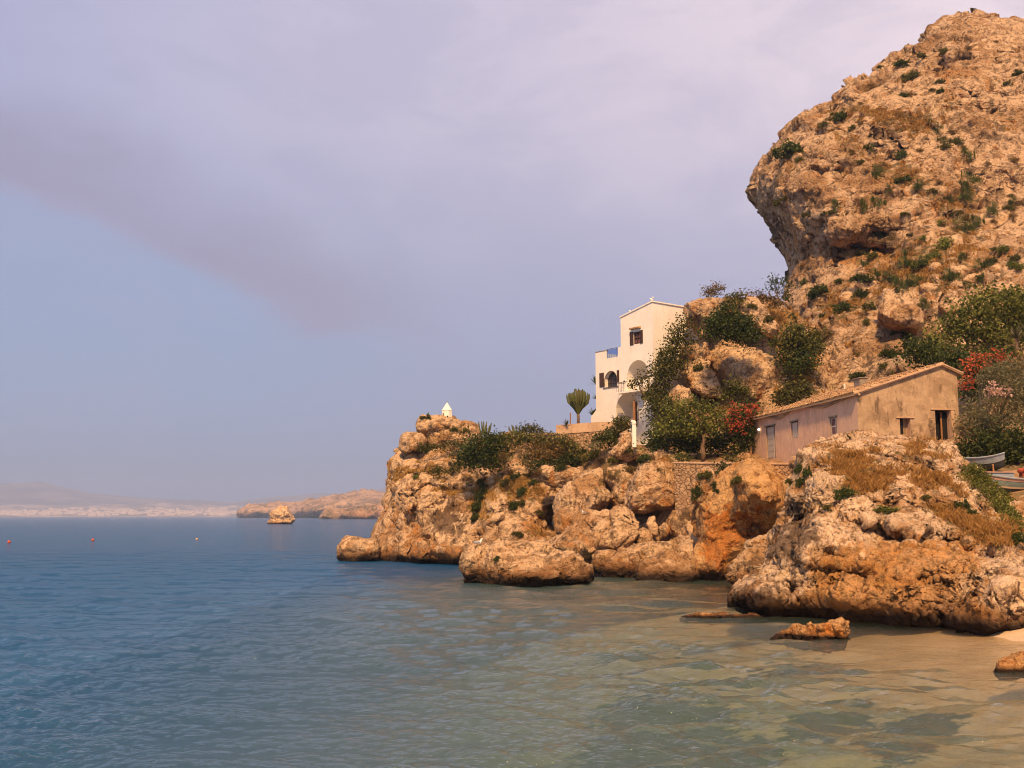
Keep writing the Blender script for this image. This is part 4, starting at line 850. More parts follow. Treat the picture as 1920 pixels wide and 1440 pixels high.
def stone_wall_mat(name, a, b, dark, sc=3.2):
    m, n = material(name); p = n.add('ShaderNodeNewGeometry').outputs['Position']
    q = n.scalev(p, (1, 1, 1.5))
    vo = n.add('ShaderNodeTexVoronoi', feature='DISTANCE_TO_EDGE', ins={'Vector': q, 'Scale': sc})
    vc = n.add('ShaderNodeTexVoronoi', ins={'Vector': q, 'Scale': sc})
    sepc = n.add('ShaderNodeSeparateXYZ', ins={0: vc.outputs['Color']})
    c = n.mix(sepc.outputs[0], a, b); c = n.mix(n.math('MULTIPLY', n.rng(n.noise(p, 3, 5), .5, .7), .5), c, dark)
    c = n.mix(n.rng(vo.outputs[0], 0.07, 0.0), c, dark)
    finish(n, c, .95, n.math('ADD', n.rng(vo.outputs[0], 0, .14), n.math('MULTIPLY', n.noise(p, 8, 5), .6)), .8, .12, .1); return m
M_STONEW = stone_wall_mat('rubble_stone', (0.50, 0.33, 0.19), (0.36, 0.22, 0.12), (0.14, 0.08, 0.045))
M_COPING = plaster('sandy_render', (0.54, 0.36, 0.22), (0.46, 0.30, 0.18), (0.30, 0.18, 0.10), 1.3, .5)
def simple(name, c, rough=.7, var=.25, sc=6, **kw):
    m, n = material(name); p = n.add('ShaderNodeNewGeometry').outputs['Position']
    d = tuple(x * (1 - var) for x in c)
    finish(n, n.mix(n.rng(n.noise(p, sc, 5, .6), .35, .65), c, d), rough, n.noise(p, sc * 3, 4), .2, .02, **kw); return m
M_WOODD = simple('dark_brown_wood', (0.085, 0.045, 0.028), .6, .4)
M_WOODP = simple('weathered_white_wood', (0.56, 0.47, 0.37), .8, .2)
M_WOODR = simple('bare_orange_wood', (0.32, 0.15, 0.06), .8, .3)
M_IRON = simple('rusty_iron', (0.10, 0.05, 0.03), .7, .4)
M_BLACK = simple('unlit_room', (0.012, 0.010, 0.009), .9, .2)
M_GLASSD = simple('window_glass', (0.03, 0.035, 0.045), .12, .2, spec=.6)
M_CURT = simple('reddish_curtain', (0.20, 0.10, 0.09), .9, .4)
M_GREYD = simple('grey_stone_trim', (0.30, 0.24, 0.18), .9, .3)
M_WHITEP = simple('white_paint', (0.78, 0.70, 0.60), .6, .1)
m, n = material('roof_tile'); isl = n.add('ShaderNodeNewGeometry'); rnd = isl.outputs['Random Per Island']
c = n.mix(n.rng(rnd, 0, .5, smooth=False), (0.44, 0.235, 0.10), (0.56, 0.36, 0.19)); c = n.mix(n.rng(rnd, .5, 1, smooth=False), c, (0.27, 0.155, 0.08))
c = n.mix(n.math('MULTIPLY', n.rng(n.noise(isl.outputs['Position'], 7, 5, .65), .5, .68), .6), c, (0.13, 0.085, 0.05))
finish(n, c, .9, n.noise(isl.outputs['Position'], 20, 3), .3, .03, .1); M_TILE = m

# ---------------- cottage
CO = P(1612, 865, 62.0); zb = 5.6
Ud = Vector((-2.4, 17.0, 0)).normalized(); Vd = Vector((17.0, 2.4, 0)).normalized(); ZZ = Vector((0, 0, 1))
O = Vector((CO.x, CO.y, 0))
nW = -Vd; nG = -Ud
def W(px, py, off=0.0):     # point on the long wall
    return onplane(px, py, O + nW * off, nW)
def G(px, py, off=0.0):
    return onplane(px, py, O + nG * off, nG)
L = (W(1409, 830) - O).dot(Ud); Wd = (G(1797, 760) - O).dot(Vd)
ze = W(1612, 738).z; pr = G(1765, 686); vr = (pr - O).dot(Vd); zr = pr.z; zre = G(1797, 702).z
cot = thing('cottage', O + ZZ * zb, 'low old cottage with a pinkish long wall, ochre gable wall and sagging tiled roof', 'cottage')
def c3(u, v, z): return O + Ud * u + Vd * v + ZZ * z
body = MB().prism([c3(0, 0, zb), c3(0, Wd, zb), c3(0, Wd, zre), c3(0, vr, zr), c3(0, 0, ze)], Ud * L).build('walls_tmp', None)
def opening(pa, pb, plane, inward, depth):
    """box cutter spanning two photo points on a wall plane"""
    a = plane(*pa); b = plane(*pb)
    h = Vector((b.x - a.x, b.y - a.y, 0)); z0, z1 = min(a.z, b.z), max(a.z, b.z)
    o = Vector((a.x, a.y, z0)) - inward * .3
    return MB().box(o, h, inward * (depth + .3), ZZ * (z1 - z0)), (Vector((a.x, a.y, z0)), h, z1 - z0)
ops = {}
cut = []
for key, pa, pb, pl, inn, dp in [('door', (1436, 801), (1454.5, 858.5), W, Vd, .45), ('win1', (1483, 792), (1497, 820), W, Vd, .4), ('win2', (1555.5, 784), (1569.5, 815), W, Vd, .4),
                                 ('gwin', (1687, 784.5), (1708, 815), G, Ud, .6), ('gdoor', (1753, 769), (1785, 838), G, Ud, .7)]:
    c_, r_ = opening(pa, pb, pl, inn, dp); cut.append(c_); ops[key] = r_
boolean_cut(body, cut)
me = body.data; me.materials.clear(); me.materials.append(M_OCHRE); me.materials.append(M_PINK)
for p_ in me.polygons:
    if p_.normal.dot(nW) > .6: p_.material_index = 1
me.transform(Matrix.Translation(-Vector(cot['base']))); body.name = 'wall'; me.name = 'wall'; body.parent = cot
# roof tiles
slope = (c3(0, vr, zr) - c3(0, -.28, ze - .02)); Ls = slope.length; sd = slope.normalized(); up_ = Ud.cross(sd).normalized()
if up_.z < 0: up_ = -up_
rt = MB(); rr2 = random.Random(3); pit = .235; ncol = int((L + .4) / pit); nrow = 15; tl = Ls / nrow
for i in range(ncol):
    u = -.18 + (i + .5) * pit
    sag = -.07 * sin(pi * min(max(u / L, 0), 1))
    for j in range(nrow):
        s0 = j * tl - .02; s1 = (j + 1) * tl + .06
        o = c3(u + rr2.uniform(-.02, .02), -.28, ze + .03 + sag) + sd * s0 + up_ * (rr2.uniform(0, .03))
        ra, rb = .115, .088
        V = []
        for (s_, r_, lift) in ((0, ra, .045), (s1 - s0, rb, .0)):
            for k in range(5):
                an = pi * k / 4; V.append(o + sd * s_ + Ud * (-cos(an) * r_) + up_ * (sin(an) * r_ * .85 + lift))
        rt.add(V, [(k, k + 1, k + 6, k + 5) for k in range(4)])
roof = MB().prism([c3(-.18, -.3, ze - .10), c3(-.18, vr, zr - .02), c3(-.18, vr, zr + .07), c3(-.18, -.3, ze + .01)], Ud * (L + .36)).build('roof', M_TILE, cot)
o_ = MB(); o_.V = rt.V; o_.F = rt.F
tl_o = o_.build('roof_tiles', M_TILE, roof, kind='stuff')
tl_o.data.transform(Matrix.Translation(-Vector(cot['base'])))
MB().prism([c3(-.2, vr, zr - .02), c3(-.2, Wd + .25, zre - .05), c3(-.2, Wd + .25, zre + .05), c3(-.2, vr, zr + .08)], Ud * (L + .4)).build('roof', M_TILE, cot)
MB().prism([c3(-.24, -.3, ze - .04), c3(-.24, vr, zr + .03), c3(-.24, vr, zr + .13), c3(-.24, -.3, ze + .08)], Ud * .3).build('verge', M_COPING, cot, bevel=.02)
MB().prism([c3(-.25, vr, zr + .03), c3(-.25, Wd + .3, zre), c3(-.25, Wd + .3, zre + .1), c3(-.25, vr, zr + .13)], Ud * .3).build('verge', M_COPING, cot, bevel=.02)
rp = MB()
for k in range(int(L / .38)): rp.tube([c3(k * .38 - .1, vr, zr + .1 + .02 * sin(k * 2.1)), c3(k * .38 + .34, vr, zr + .12 + .02 * sin(k * 2.1))], [.13, .10], 7)
rp.build('ridge_tiles', M_TILE, cot, kind='stuff')
MB().tube([W(a, b, .03) for a, b in [(1408, 791), (1418, 786), (1431, 782), (1447, 783), (1462, 784.5), (1474, 777), (1489, 765), (1503, 762), (1520, 763), (1545, 763), (1562, 756), (1580, 749), (1597, 742), (1611, 739)]], .085, 6).build('moulding', M_OCHRE, cot)
bx = MB().box(c3(L * .55, vr - .5, zr - .1), Ud * .9, Vd * .6, ZZ * .55); bx.box(c3(L * .55 - .06, vr - .56, zr + .45), Ud * 1.02, Vd * .72, ZZ * .09)
bx.build('chimney', M_GREYD, cot, bevel=.02)
MB().tube([c3(L * .72, vr - .2, zr - .1), c3(L * .72, vr - .2, zr + .45)], .06, 8).build('vent_pipe', M_WHITEP, cot)
def panel(key, inn, f0, f1, g0, g1, dep, th, name, mat, parent, **kw):
    o, h, H = ops[key]; return MB().box(o + h * f0 + ZZ * (H * g0) + inn * dep, h * (f1 - f0), inn * th, ZZ * (H * (g1 - g0))).build(name, mat, parent, **kw)
# door with planks, standing ajar
o, h, H = ops['door']
dr = panel('door', Vd, .02, .76, .01, .985, .10, .05, 'door', M_WOODP, cot); dr['base'] = cot['base']
for k in range(5):
    q = MB().box(o + h * .05 + ZZ * (H * (.03 + k * .19)) + Vd * .075, h * .68, Vd * .03, ZZ * (H * .18)).build('plank', M_WOODP, dr, bevel=.008)
panel('door', Vd, .80, .97, .0, 1.0, .30, .05, 'shaded_gap_strip', M_WOODD, cot).name = 'gap_shade_strip'  # dark strip painted in for the shade of the open door gap
panel('win1', Vd, .03, .74, .03, .97, .08, .04, 'shutter', M_WOODP, cot)
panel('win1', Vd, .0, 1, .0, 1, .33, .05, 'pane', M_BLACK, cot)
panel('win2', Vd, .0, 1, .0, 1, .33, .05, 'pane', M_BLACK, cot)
wf = MB(); o, h, H = ops['win2']
for f0, f1, g0, g1 in [(.02, .12, 0, 1), (.68, .78, 0, 1), (.12, .68, 0, .07), (.12, .68, .93, 1), (.12, .68, .46, .54)]:
    wf.box(o + h * f0 + ZZ * H * g0 + Vd * .06, h * (f1 - f0), Vd * .05, ZZ * H * (g1 - g0))
fr_ = wf.build('window_frame', M_WOODP, cot); fr_['base'] = cot['base']
for g0, g1 in ((.07, .46), (.54, .93)): MB().box(o + h * .12 + ZZ * H * g0 + Vd * .08, h * .56, Vd * .015, ZZ * H * (g1 - g0)).build('pane', M_CURT, fr_)
for key, inn, ov in (('door', Vd, .18), ('win1', Vd, .1), ('win2', Vd, .1), ('gwin', Ud, .25), ('gdoor', Ud, .3)):
    o, h, H = ops[key]; hn = h.normalized()
    MB().box(o - hn * ov - inn * .07 + ZZ * (H - .0), h + hn * 2 * ov, inn * .2, ZZ * .10).build('lintel', M_COPING if inn is Ud else M_GREYD, cot, bevel=.02)
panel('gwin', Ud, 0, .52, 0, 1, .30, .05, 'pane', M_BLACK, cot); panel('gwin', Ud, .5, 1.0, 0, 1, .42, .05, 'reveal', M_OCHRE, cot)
panel('gwin', Ud, .0, .045, 0, 1, .26, .05, 'window_frame', M_WOODD, cot)
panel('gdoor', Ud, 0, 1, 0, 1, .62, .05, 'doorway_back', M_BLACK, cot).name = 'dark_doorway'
panel('gdoor', Ud, .54, .64, 0, .97, .35, .06, 'door_post', M_WOODR, cot)
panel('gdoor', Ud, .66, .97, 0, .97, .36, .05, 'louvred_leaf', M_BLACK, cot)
panel('gdoor', Ud, .02, .10, 0, .98, .30, .05, 'door_frame', M_WOODD, cot)
o, h, H = ops['gdoor']; hn = h.normalized()
MB().box(o + h + hn * .02 - Ud * .05, hn * .22, Ud * .06, ZZ * H).build('door_surround', M_COPING, cot, bevel=.01)
# lit wall lamp
lp = W(1423, 805.5, .12)
m, n = material('lamp_glow'); em = n.add('ShaderNodeEmission', ins={'Color': (1, .78, .5), 'Strength': 3.0}); n.add('ShaderNodeOutputMaterial', ins={0: em})
lm = MB().ball(lp, .10, 10, 8).build('lamp_globe', m, cot, smooth=True)
MB().tube([lp + Vd * .12, lp + Vd * .02], .05, 8).build('lamp_bracket', M_IRON, cot)
MB().tube([W(1408.5, 795, .0), W(1408.5, 795, .45)], .035, 6).build('drain_pipe', M_GREYD, cot)
# stone ramp before the gable door
q0 = G(1760, 835, 1.2); q1 = G(1806, 817, 1.2)
rm = thing('door_ramp', (q0.x, q0.y, zb), 'sloping rubble ramp wall below the dark doorway of the cottage', 'ramp')
MB().prism([Vector((q0.x, q0.y, zb - 1)), Vector((q1.x, q1.y, zb - 1)), q1, q0], Ud * 1.15).build('wall', M_STONEW, rm)
# cottage terrace wall
ta = P(1264, 865.5, 75.5); tb = P(1510, 868, 69.6); tdir = (tb - ta); tn = Vector((tdir.y, -tdir.x, 0)).normalized()
tw = thing('terrace_wall', (ta.x, ta.y, 6.2), 'long low rendered wall holding the terrace in front of the pinkish cottage', 'wall')
MB().prism([Vector((ta.x, ta.y, 3.0)), Vector((tb.x, tb.y, 3.0)), tb - ZZ * .12, ta - ZZ * .12], -tn * .5).build('masonry', M_STONEW, tw)
MB().prism([ta - ZZ * .12, tb - ZZ * .12, tb, ta], -tn * .7 ).build('coping', M_GREYD, tw)
MB().prism([ta + tn * .06 - ZZ * .12, tb + tn * .06 - ZZ * .12, tb + tn * .06, ta + tn * .06], -tn * .06).build('coping', M_COPING, tw)
# plank leaning at the cottage corner
pk = MB(); a = W(1407, 863, .5); pk.box(a, Ud * .06, Vd * .12, ZZ * 1.0); pko = pk.build('wooden_post', M_WOODR); tag(pko, 'short orange wooden post standing at the left foot of the cottage', 'post')

# ---------------- villa
VO = P(1225, 720, 88.0); VO = Vector((VO.x, VO.y, 0)); vu = Vector((-1531, 2000, 0)).normalized(); vv = Vector((2000, 1531, 0)).normalized()
nF = -vv
def VF(px, py, off=0.0): return onplane(px, py, VO + nF * off, nF)     # on the sea-facing front (runs along vu)
def vp(u, v, z): return VO + vu * u + vv * v + ZZ * z
uL = (VF(1117, 720) - VO).dot(vu); uT = (VF(1164, 640) - VO).dot(vu)
zbase = VF(1108, 794).z - .8; zter = VF(1147, 671).z; ztc = VF(1225, 566).z; ztl = VF(1164, 596).z; zpar = VF(1117, 661).z
vil = thing('white_villa', VO + ZZ * zbase, 'white stepped villa with arches and dark shutters built against the rocks', 'villa')
vw = MB().prism([vp(0, 0, zbase - 3.5), vp(uL, 0, zbase - 3.5), vp(uL, 0, zter), vp(uT, 0, zter), vp(uT, 0, ztl), vp(0, 0, ztc)], vv * 7).build('wall_tmp', None)
def arch_cut(pl, pr_, pyb, pytop, depth, flat=.0):
    """arch cutter: left/right photo x, sill y, crown y"""
    a = VF(pl, pyb); b = VF(pr_, pyb); top = VF((pl + pr_) / 2, pytop).z
    ua, ub = (a - VO).dot(vu), (b - VO).dot(vu); zb_ = min(a.z, b.z)
    w = abs(ua - ub) / 2; uc = (ua + ub) / 2; rise = min(w * 1.05, top - zb_)
    pts = [(uc + w, zb_), (uc + w, top - rise)] + [(uc + w * cos(t), top - rise + rise * sin(t)) for t in [pi * k / 14 for k in range(1, 14)]] + [(uc - w, top - rise), (uc - w, zb_)]
    return MB().prism([vp(u, -.3, z) for u, z in pts], vv * (depth + .3)), (uc, w, zb_, top, pts)
A1, a1 = arch_cut(1176, 1216.5, 731, 675, 1.7)
A2, a2 = arch_cut(1155, 1199, 800, 736, 1.9)
A3, a3 = arch_cut(1134.5, 1157.5, 724.5, 696, .45)
wa = VF(1188, 623); wb = VF(1200, 620); wl = VF(1188, 646)
uw0, uw1 = (wb - VO).dot(vu), (wa - VO).dot(vu)
A4 = MB().box(vp(uw0, -.3, wl.z), vu * (uw1 - uw0), vv * .5, ZZ * (wa.z - wl.z))
boolean_cut(vw, [A1, A2, A3, A4])
vw.data.materials.clear(); vw.data.materials.append(M_WHITE)
vw.data.transform(Matrix.Translation(-Vector(vil['base']))); vw.name = 'wall'; vw.data.name = 'wall'; vw.parent = vil
# flared foot, parapets, coping
u1 = (VF(1108, 790) - VO).dot(vu); zfl = VF(1117, 769).z
MB().prism([vp(uL - .02, .002, zbase - 1), vp(u1, .002, zbase - 1), vp(u1, .002, zfl - .55), vp(uL - .02, .002, zfl)], vv * 6.5).build('flared_base', M_WHITE, vil)
up1 = (VF(1136, 665) - VO).dot(vu); up2 = (VF(1158.5, 660) - VO).dot(vu); zp2 = VF(1160, 651).z
MB().box(vp(up1, 0.003, zter), vu * (uL - up1), vv * .25, ZZ * (zpar - zter)).build('parapet', M_WHITE, vil)
MB().box(vp(uL - .25, .26, zter), vu * .25, vv * 6.5, ZZ * (zpar - zter)).build('parapet', M_WHITE, vil)
MB().box(vp(uT + .002, .003, zter), vu * (up2 - uT), vv * .25, ZZ * (zp2 - zter)).build('parapet', M_WHITE, vil)
MB().box(vp(up1 - .03, -.03, zpar), vu * (uL - up1 + .06), vv * .31, ZZ * .05).build('coping', M_OCHRE, vil)
MB().prism([vp(-.08, -.08, ztc), vp(uT + .08, -.08, ztl - .01), vp(uT + .08, -.08, ztl + .12), vp(-.08, -.08, ztc + .13)], vv * .2).build('cornice', M_WHITE, vil, bevel=.02)
MB().prism([vp(-.09, .13, ztc), vp(.12, .13, ztc - .03), vp(.12, .13, ztc + .10), vp(-.09, .13, ztc + .13)], vv * 6.9).build('cornice', M_WHITE, vil, bevel=.02)
fin = MB().ball(vp(.12, .1, ztc + .25), .14, 8, 6); fin.ball(vp(-.02, .1, ztc + .4), .08, 8, 6); fin.ball(vp(.28, .1, ztc + .33), .07, 8, 6); fin.build('roof_finial', M_WHITE, vil, smooth=True)
MB().ball(vp(2.75, .05, ztc - .32), .09, 8, 6).build('roof_finial', M_WHITE, vil, smooth=True)
rl = MB()
for k in range(6):
    u = up2 + (up1 - up2) * k / 5; rl.tube([vp(u, .12, zter), vp(u, .12, zter + .85)], .02, 5)
rl.tube([vp(up2, .12, zter + .85), vp(up1, .12, zter + .85)], .03, 5); rl.build('railing', simple('blue_grey_metal', (0.18, 0.22, 0.30), .4), vil)
m, n = material('blue_railing_mesh'); gl_ = n.add('ShaderNodeBsdfGlossy', ins={'Color': (.5, .6, .8), 'Roughness': .2}); tp = n.add('ShaderNodeBsdfTransparent', ins={0: (.62, .72, .92)})
n.add('ShaderNodeOutputMaterial', ins={0: n.add('ShaderNodeMixShader', ins={0: .12, 1: tp, 2: gl_})})
MB().box(vp(up2, .125, zter + .05), vu * (up1 - up2), vv * .01, ZZ * .75).build('railing_panel', m, vil)
# top window with open shutters, tile canopy
wf = MB(); H = wa.z - wl.z; zz0 = wl.z
for (f0, f1, g0, g1) in [(0, .1, 0, 1), (.9, 1, 0, 1), (.1, .9, 0, .07), (.1, .9, .93, 1), (.46, .54, .07, .93), (.1, .46, .47, .53), (.54, .9, .47, .53)]:
    wf.box(vp(uw0 + (uw1 - uw0) * f0, .06, zz0 + H * g0), vu * ((uw1 - uw0) * (f1 - f0)), vv * .06, ZZ * H * (g1 - g0))
wfr = wf.build('window_frame', M_WOODD, vil); wfr['base'] = vil['base']
MB().box(vp(uw0, .14, zz0), vu * (uw1 - uw0), vv * .02, ZZ * H).build('pane', M_CURT, wfr)
ws0 = (VF(1181.5, 634) - VO).dot(vu); ws1 = (VF(1205.5, 634) - VO).dot(vu)
for (ua, ub) in ((uw1 + .01, ws0), (ws1, uw0 - .01)):
    sp_ = MB().box(vp(ua, -.05, zz0 - .03), vu * (ub - ua), vv * .045, ZZ * (H + .08)).build('shutter', M_WOODD, vil); sp_['base'] = vil['base']
    sl = MB()
    for k in range(9): sl.box(vp(ua + .03, -.065, zz0 + .03 + k * H / 9.3), vu * (ub - ua - .06), vv * .02, ZZ * (H / 14))
    sl.build('slats', M_WOODD, sp_, kind='stuff')
ca = VF(1183.5, 616.5); cb = VF(1202, 611.5); cz = ca.z; cu0 = (cb - VO).dot(vu); cu1 = (ca - VO).dot(vu)
cn = MB().box(vp(cu0, -.25, cz - .1), vu * (cu1 - cu0), vv * .25, ZZ * .05)
for k in range(7):
    u = cu0 + (cu1 - cu0) * (k + .5) / 7; cn.tube([vp(u, .0, cz + .05), vp(u, -.32, cz - .04)], .06, 6)
cn.build('tile_canopy', M_TILE, vil)
# arched window and its shutters
uc, w, z0, z1, pts3 = a3
MB().prism([vp(u, .36, z) for u, z in pts3], vv * .04).build('pane', M_GLASSD, vil)
wb_ = MB()
for k in range(1, 5): wb_.tube([vp(uc - w + 2 * w * k / 5, .33, z0), vp(uc - w + 2 * w * k / 5, .33, z0 + (z1 - z0) * (.7 if k in (1, 4) else .96))], .022, 4)
for k in (.3, .55): wb_.tube([vp(uc - w * .98, .33, z0 + (z1 - z0) * k), vp(uc + w * .98, .33, z0 + (z1 - z0) * k)], .022, 4)
wb_.build('window_bars', M_WOODD, vil)
gr = MB(); gr.tube([vp(u, -.04, z) for u, z in pts3], .03, 5); gr.tube([vp(uc - w - .2, -.06, z0), vp(uc + w + .2, -.06, z0)], .035, 5); gr.tube([vp(uc - w - .1, -.3, z0 + .75), vp(uc + w + .2, -.3, z0 + .75)], .02, 5)
gr.build('window_grille', M_IRON, vil)
for px0, px1, py0, py1 in ((1125, 1133, 700, 726), (1157.6, 1161.5, 694.5, 716)):
    a = VF(px0, py1); b = VF(px1, py1); t_ = VF(px0, py0).z; ua, ub = (a - VO).dot(vu), (b - VO).dot(vu)
    MB().box(vp(ub, -.08, a.z), vu * (ua - ub), vv * .06, ZZ * (t_ - a.z)).build('shutter', M_WOODD, vil, bevel=.01)
# balcony niche: doorway, rail wall
bp = lambda px, py, d: onplane(px, py, VO + vv * d, nF)
a = bp(1180, 735, 1.65); b = bp(1195.5, 735, 1.65); t_ = bp(1188, 691, 1.65).z
MB().prism([a, b, Vector((b.x, b.y, t_)), Vector((a.x, a.y, t_))], vv * .04).build('balcony_door', M_GLASSD, vil)
uc, w, z0, z1, _ = a1
ub0 = (VF(1219, 715) - VO).dot(vu); ub1 = (VF(1199, 715) - VO).dot(vu); zbt = VF(1206, 712).z; zbb = VF(1206, 729).z
MB().box(vp(ub0, -.35, zbb), vu * (ub1 - ub0), vv * .36, ZZ * (zbt - zbb)).build('balcony_wall', M_WHITE, vil)
MB().box(vp(uc - w - .1, -.9, z0 - .14), vu * (2 * w + .5), vv * .9, ZZ * .14).build('balcony_slab', M_WHITE, vil)
br_ = MB(); ue = uc + w + .38
for k in range(6):
    u = ue - k * .2; br_.tube([vp(u, -.85, z0), vp(u, -.85, z0 + .8)], .018, 4)
br_.tube([vp(ue, -.85, z0 + .8), vp(ue - 1.3, -.85, z0 + .8)], .025, 5); br_.tube([vp(ue, -.85, z0 + .8), vp(ue, 0, z0 + .8)], .025, 5); br_.build('balcony_railing', M_IRON, vil)
# lower arch: door, lantern
a = bp(1189.5, 800, 1.85); b = bp(1194.5, 800, 1.85); t_ = bp(1190, 753.5, 1.85).z
MB().prism([a, b, Vector((b.x, b.y, t_)), Vector((a.x, a.y, t_))], -vv * .05).build('door', M_WOODD, vil)
l_ = bp(1183, 757, 1.7); MB().box(l_, vu * .16, vv * .12, ZZ * .3).build('lantern', M_IRON, vil, bevel=.02)
a = bp(1159.5, 800, 1.85)
# white gate pillar with an urn-like head
gp = P(1189.5, 829, 82.5); wdt = .30
gpo = thing('gate_pillar', gp, 'white rendered gate pillar with a rounded pale head, standing below the villa arch', 'pillar')
zt_ = P(1189, 794, 82.5).z
MB().box(gp + Vector((-wdt / 2, 0, -.4)), Vector((wdt, 0, 0)), Vector((0, wdt, 0)), ZZ * (zt_ - gp.z + .3)).build('shaft', M_WHITE, gpo, bevel=.02)
hd = MB().ball((gp.x, gp.y + .15, zt_ + .02), .2, 10, 8, (1, 1, 1.2)); hd.ball((gp.x - .12, gp.y + .1, zt_ + .16), .13, 8, 6); hd.build('head', M_WHITE, gpo, smooth=True)
MB().tube([(gp.x + .05, gp.y + .4, zt_), (gp.x + .05, gp.y + .4, P(1189, 752, 82.5).z)], .11, 6).build('wooden_pole', M_WOODR, gpo)

# garden terrace walls
def wall_run(name, label, pts, zlow, th, mat, cop, coph=.35):
    base = P(*pts[0]); t = thing(name, (base.x, base.y, zlow), label, 'wall')
    for (p0, p1) in zip(pts[:-1], pts[1:]):
        a, b = P(*p0), P(*p1); d = (b - a); nn = Vector((-d.y, d.x, 0)).normalized() * th
        if nn.y < 0: nn = -nn
        MB().prism([Vector((a.x, a.y, zlow)), Vector((b.x, b.y, zlow)), b - ZZ * coph, a - ZZ * coph], nn).build('masonry', mat, t)
        ov = nn.normalized() * .05
        MB().prism([a - ov - ZZ * coph, b - ov - ZZ * coph, b - ov, a - ov], nn + 2 * ov).build('coping', cop, t)
    return t
wall_run('garden_wall', 'tall stone garden wall with a smooth pale top band, below the candelabra cactus', [(1043, 797, 92.5), (1125, 791, 91), (1180, 791, 90.5)], 7.5, .5, M_STONEW, M_COPING, .8)
wall_run('garden_wall', 'lower stone wall running left from the tall garden wall, behind the creepers', [(978, 813, 96), (1044, 811, 93)], 8, .5, M_STONEW, M_STONEW, .2)
wall_run('garden_wall', 'sloping stone parapet of the steps below the round dark bush', [(864, 857, 96.5), (907, 887, 95.5)], P(907, 889, 95.5).z, .35, M_STONEW, M_COPING, .12)
wall_run('garden_wall', 'reddish stone wall patch below the chapel knob', [(836, 824, 101), (887, 820, 100)], 8, .5, M_STONEW, M_STONEW, .1)

# chapel spire on the knob
cp_ = P(838, 784.5, 103.4); zt_ = P(838, 754, 103.4).z; w = .52
ch = thing('spired_chapel', cp_ - ZZ * .1, 'tiny white chapel with a pointed pyramid spire on the headland knob', 'chapel')
R8 = lambda r, z, k: Vector((cp_.x + r * cos(pi / 8 + k * pi / 4), cp_.y + r * sin(pi / 8 + k * pi / 4), z))
zs = P(838, 770, 103.4).z
cb_ = MB(); cb_.prism([R8(w, cp_.z - .5, k) for k in range(8)], ZZ * (zs - cp_.z + .5)); cb_.build('wall', M_WHITE, ch)
sp_ = MB(); V = [R8(w + .03, zs + .002, k) for k in range(8)] + [Vector((cp_.x, cp_.y, zt_))]; sp_.add(V, [(k, (k + 1) % 8, 8) for k in range(8)] + [tuple(range(8))[::-1]]); sp_.build('spire', M_WHITE, ch)
MB().tube([(cp_.x, cp_.y, zt_ - .05), (cp_.x, cp_.y, zt_ + .14)], .025, 5).build('spire_tip', M_OCHRE, ch)
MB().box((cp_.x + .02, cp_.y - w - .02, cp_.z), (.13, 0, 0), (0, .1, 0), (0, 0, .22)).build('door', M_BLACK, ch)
MB().box((cp_.x - .40, cp_.y - w * .80, cp_.z + .18), (.07, -.07, 0), (.05, .05, 0), (0, 0, .3)).build('window', M_GREYD, ch)
# small chapel-like white house on the far headland
fh = P(702, 949, 1990); f_ = thing('far_house', fh, 'tiny white house among the dark trees of the far headland', 'house')
MB().box(fh - ZZ * 4, (7, 0, 0), (0, 6, 0), (0, 0, 6.5)).build('wall', M_FARW, f_)
V = [fh + Vector(q) for q in [(-.5, -.5, 2.5), (7.5, -.5, 2.5), (7.5, 6.5, 2.5), (-.5, 6.5, 2.5), (3.5, -.5, 4.5), (3.5, 6.5, 4.5)]]
MB().add(V, [(0, 1, 4), (1, 2, 5, 4), (2, 3, 5), (3, 0, 4, 5), (0, 3, 2, 1)]).build('roof', M_FARW, f_)
# ================================================================== PLANTS
def leaf_mat(name, cols, transl=.3, rough=.6):
    m, n = material(name); g_ = n.add('ShaderNodeNewGeometry'); r = g_.outputs['Random Per Island']
    oi = n.add('ShaderNodeObjectInfo').outputs['Random']
    ramp = n.add('ShaderNodeValToRGB', ins={0: r}); e = ramp.color_ramp.elements
    for i, (pos, c) in enumerate(cols):
        el = e[i] if i < 2 else e.new(pos)
        el.position = pos; el.color = (*c, 1)
    big = n.rng(n.noise(g_.outputs['Position'], 1.1, 4, .6), .35, .65)
    c = n.mix(n.math('MULTIPLY', big, .45), ramp.outputs[0], n.mix(.5, ramp.outputs[0], (cols[-1][1])))
    hs = n.add('ShaderNodeHueSaturation', ins={'Hue': n.math('ADD', .492, n.math('MULTIPLY', oi, .016)), 'Value': n.math('ADD', .85, n.math('MULTIPLY', oi, .3)), 'Color': c})
    d = n.add('ShaderNodeBsdfPrincipled', ins={'Base Color': hs, 'Roughness': rough, 'Specular IOR Level': .25})
    t = n.add('ShaderNodeBsdfTranslucent', ins={0: hs})
    n.add('ShaderNodeOutputMaterial', ins={0: n.add('ShaderNodeMixShader', ins={0: transl, 1: d, 2: t})}); return m
G_DARK = leaf_mat('dark_evergreen_leaf', [(0, (0.022, 0.038, 0.008)), (1, (0.100, 0.115, 0.018)), (.6, (0.052, 0.072, 0.013))])
G_OLIVE = leaf_mat('olive_scrub_leaf', [(0, (0.038, 0.044, 0.010)), (1, (0.220, 0.170, 0.034)), (.75, (0.105, 0.105, 0.020))])
G_BRIGHT = leaf_mat('fresh_green_leaf', [(0, (0.055, 0.075, 0.012)), (1, (0.30, 0.29, 0.055)), (.6, (0.150, 0.165, 0.028))])
G_BROWN = leaf_mat('dry_brown_leaf', [(0, (0.080, 0.045, 0.015)), (1, (0.300, 0.150, 0.045)), (.5, (0.110, 0.085, 0.022))])
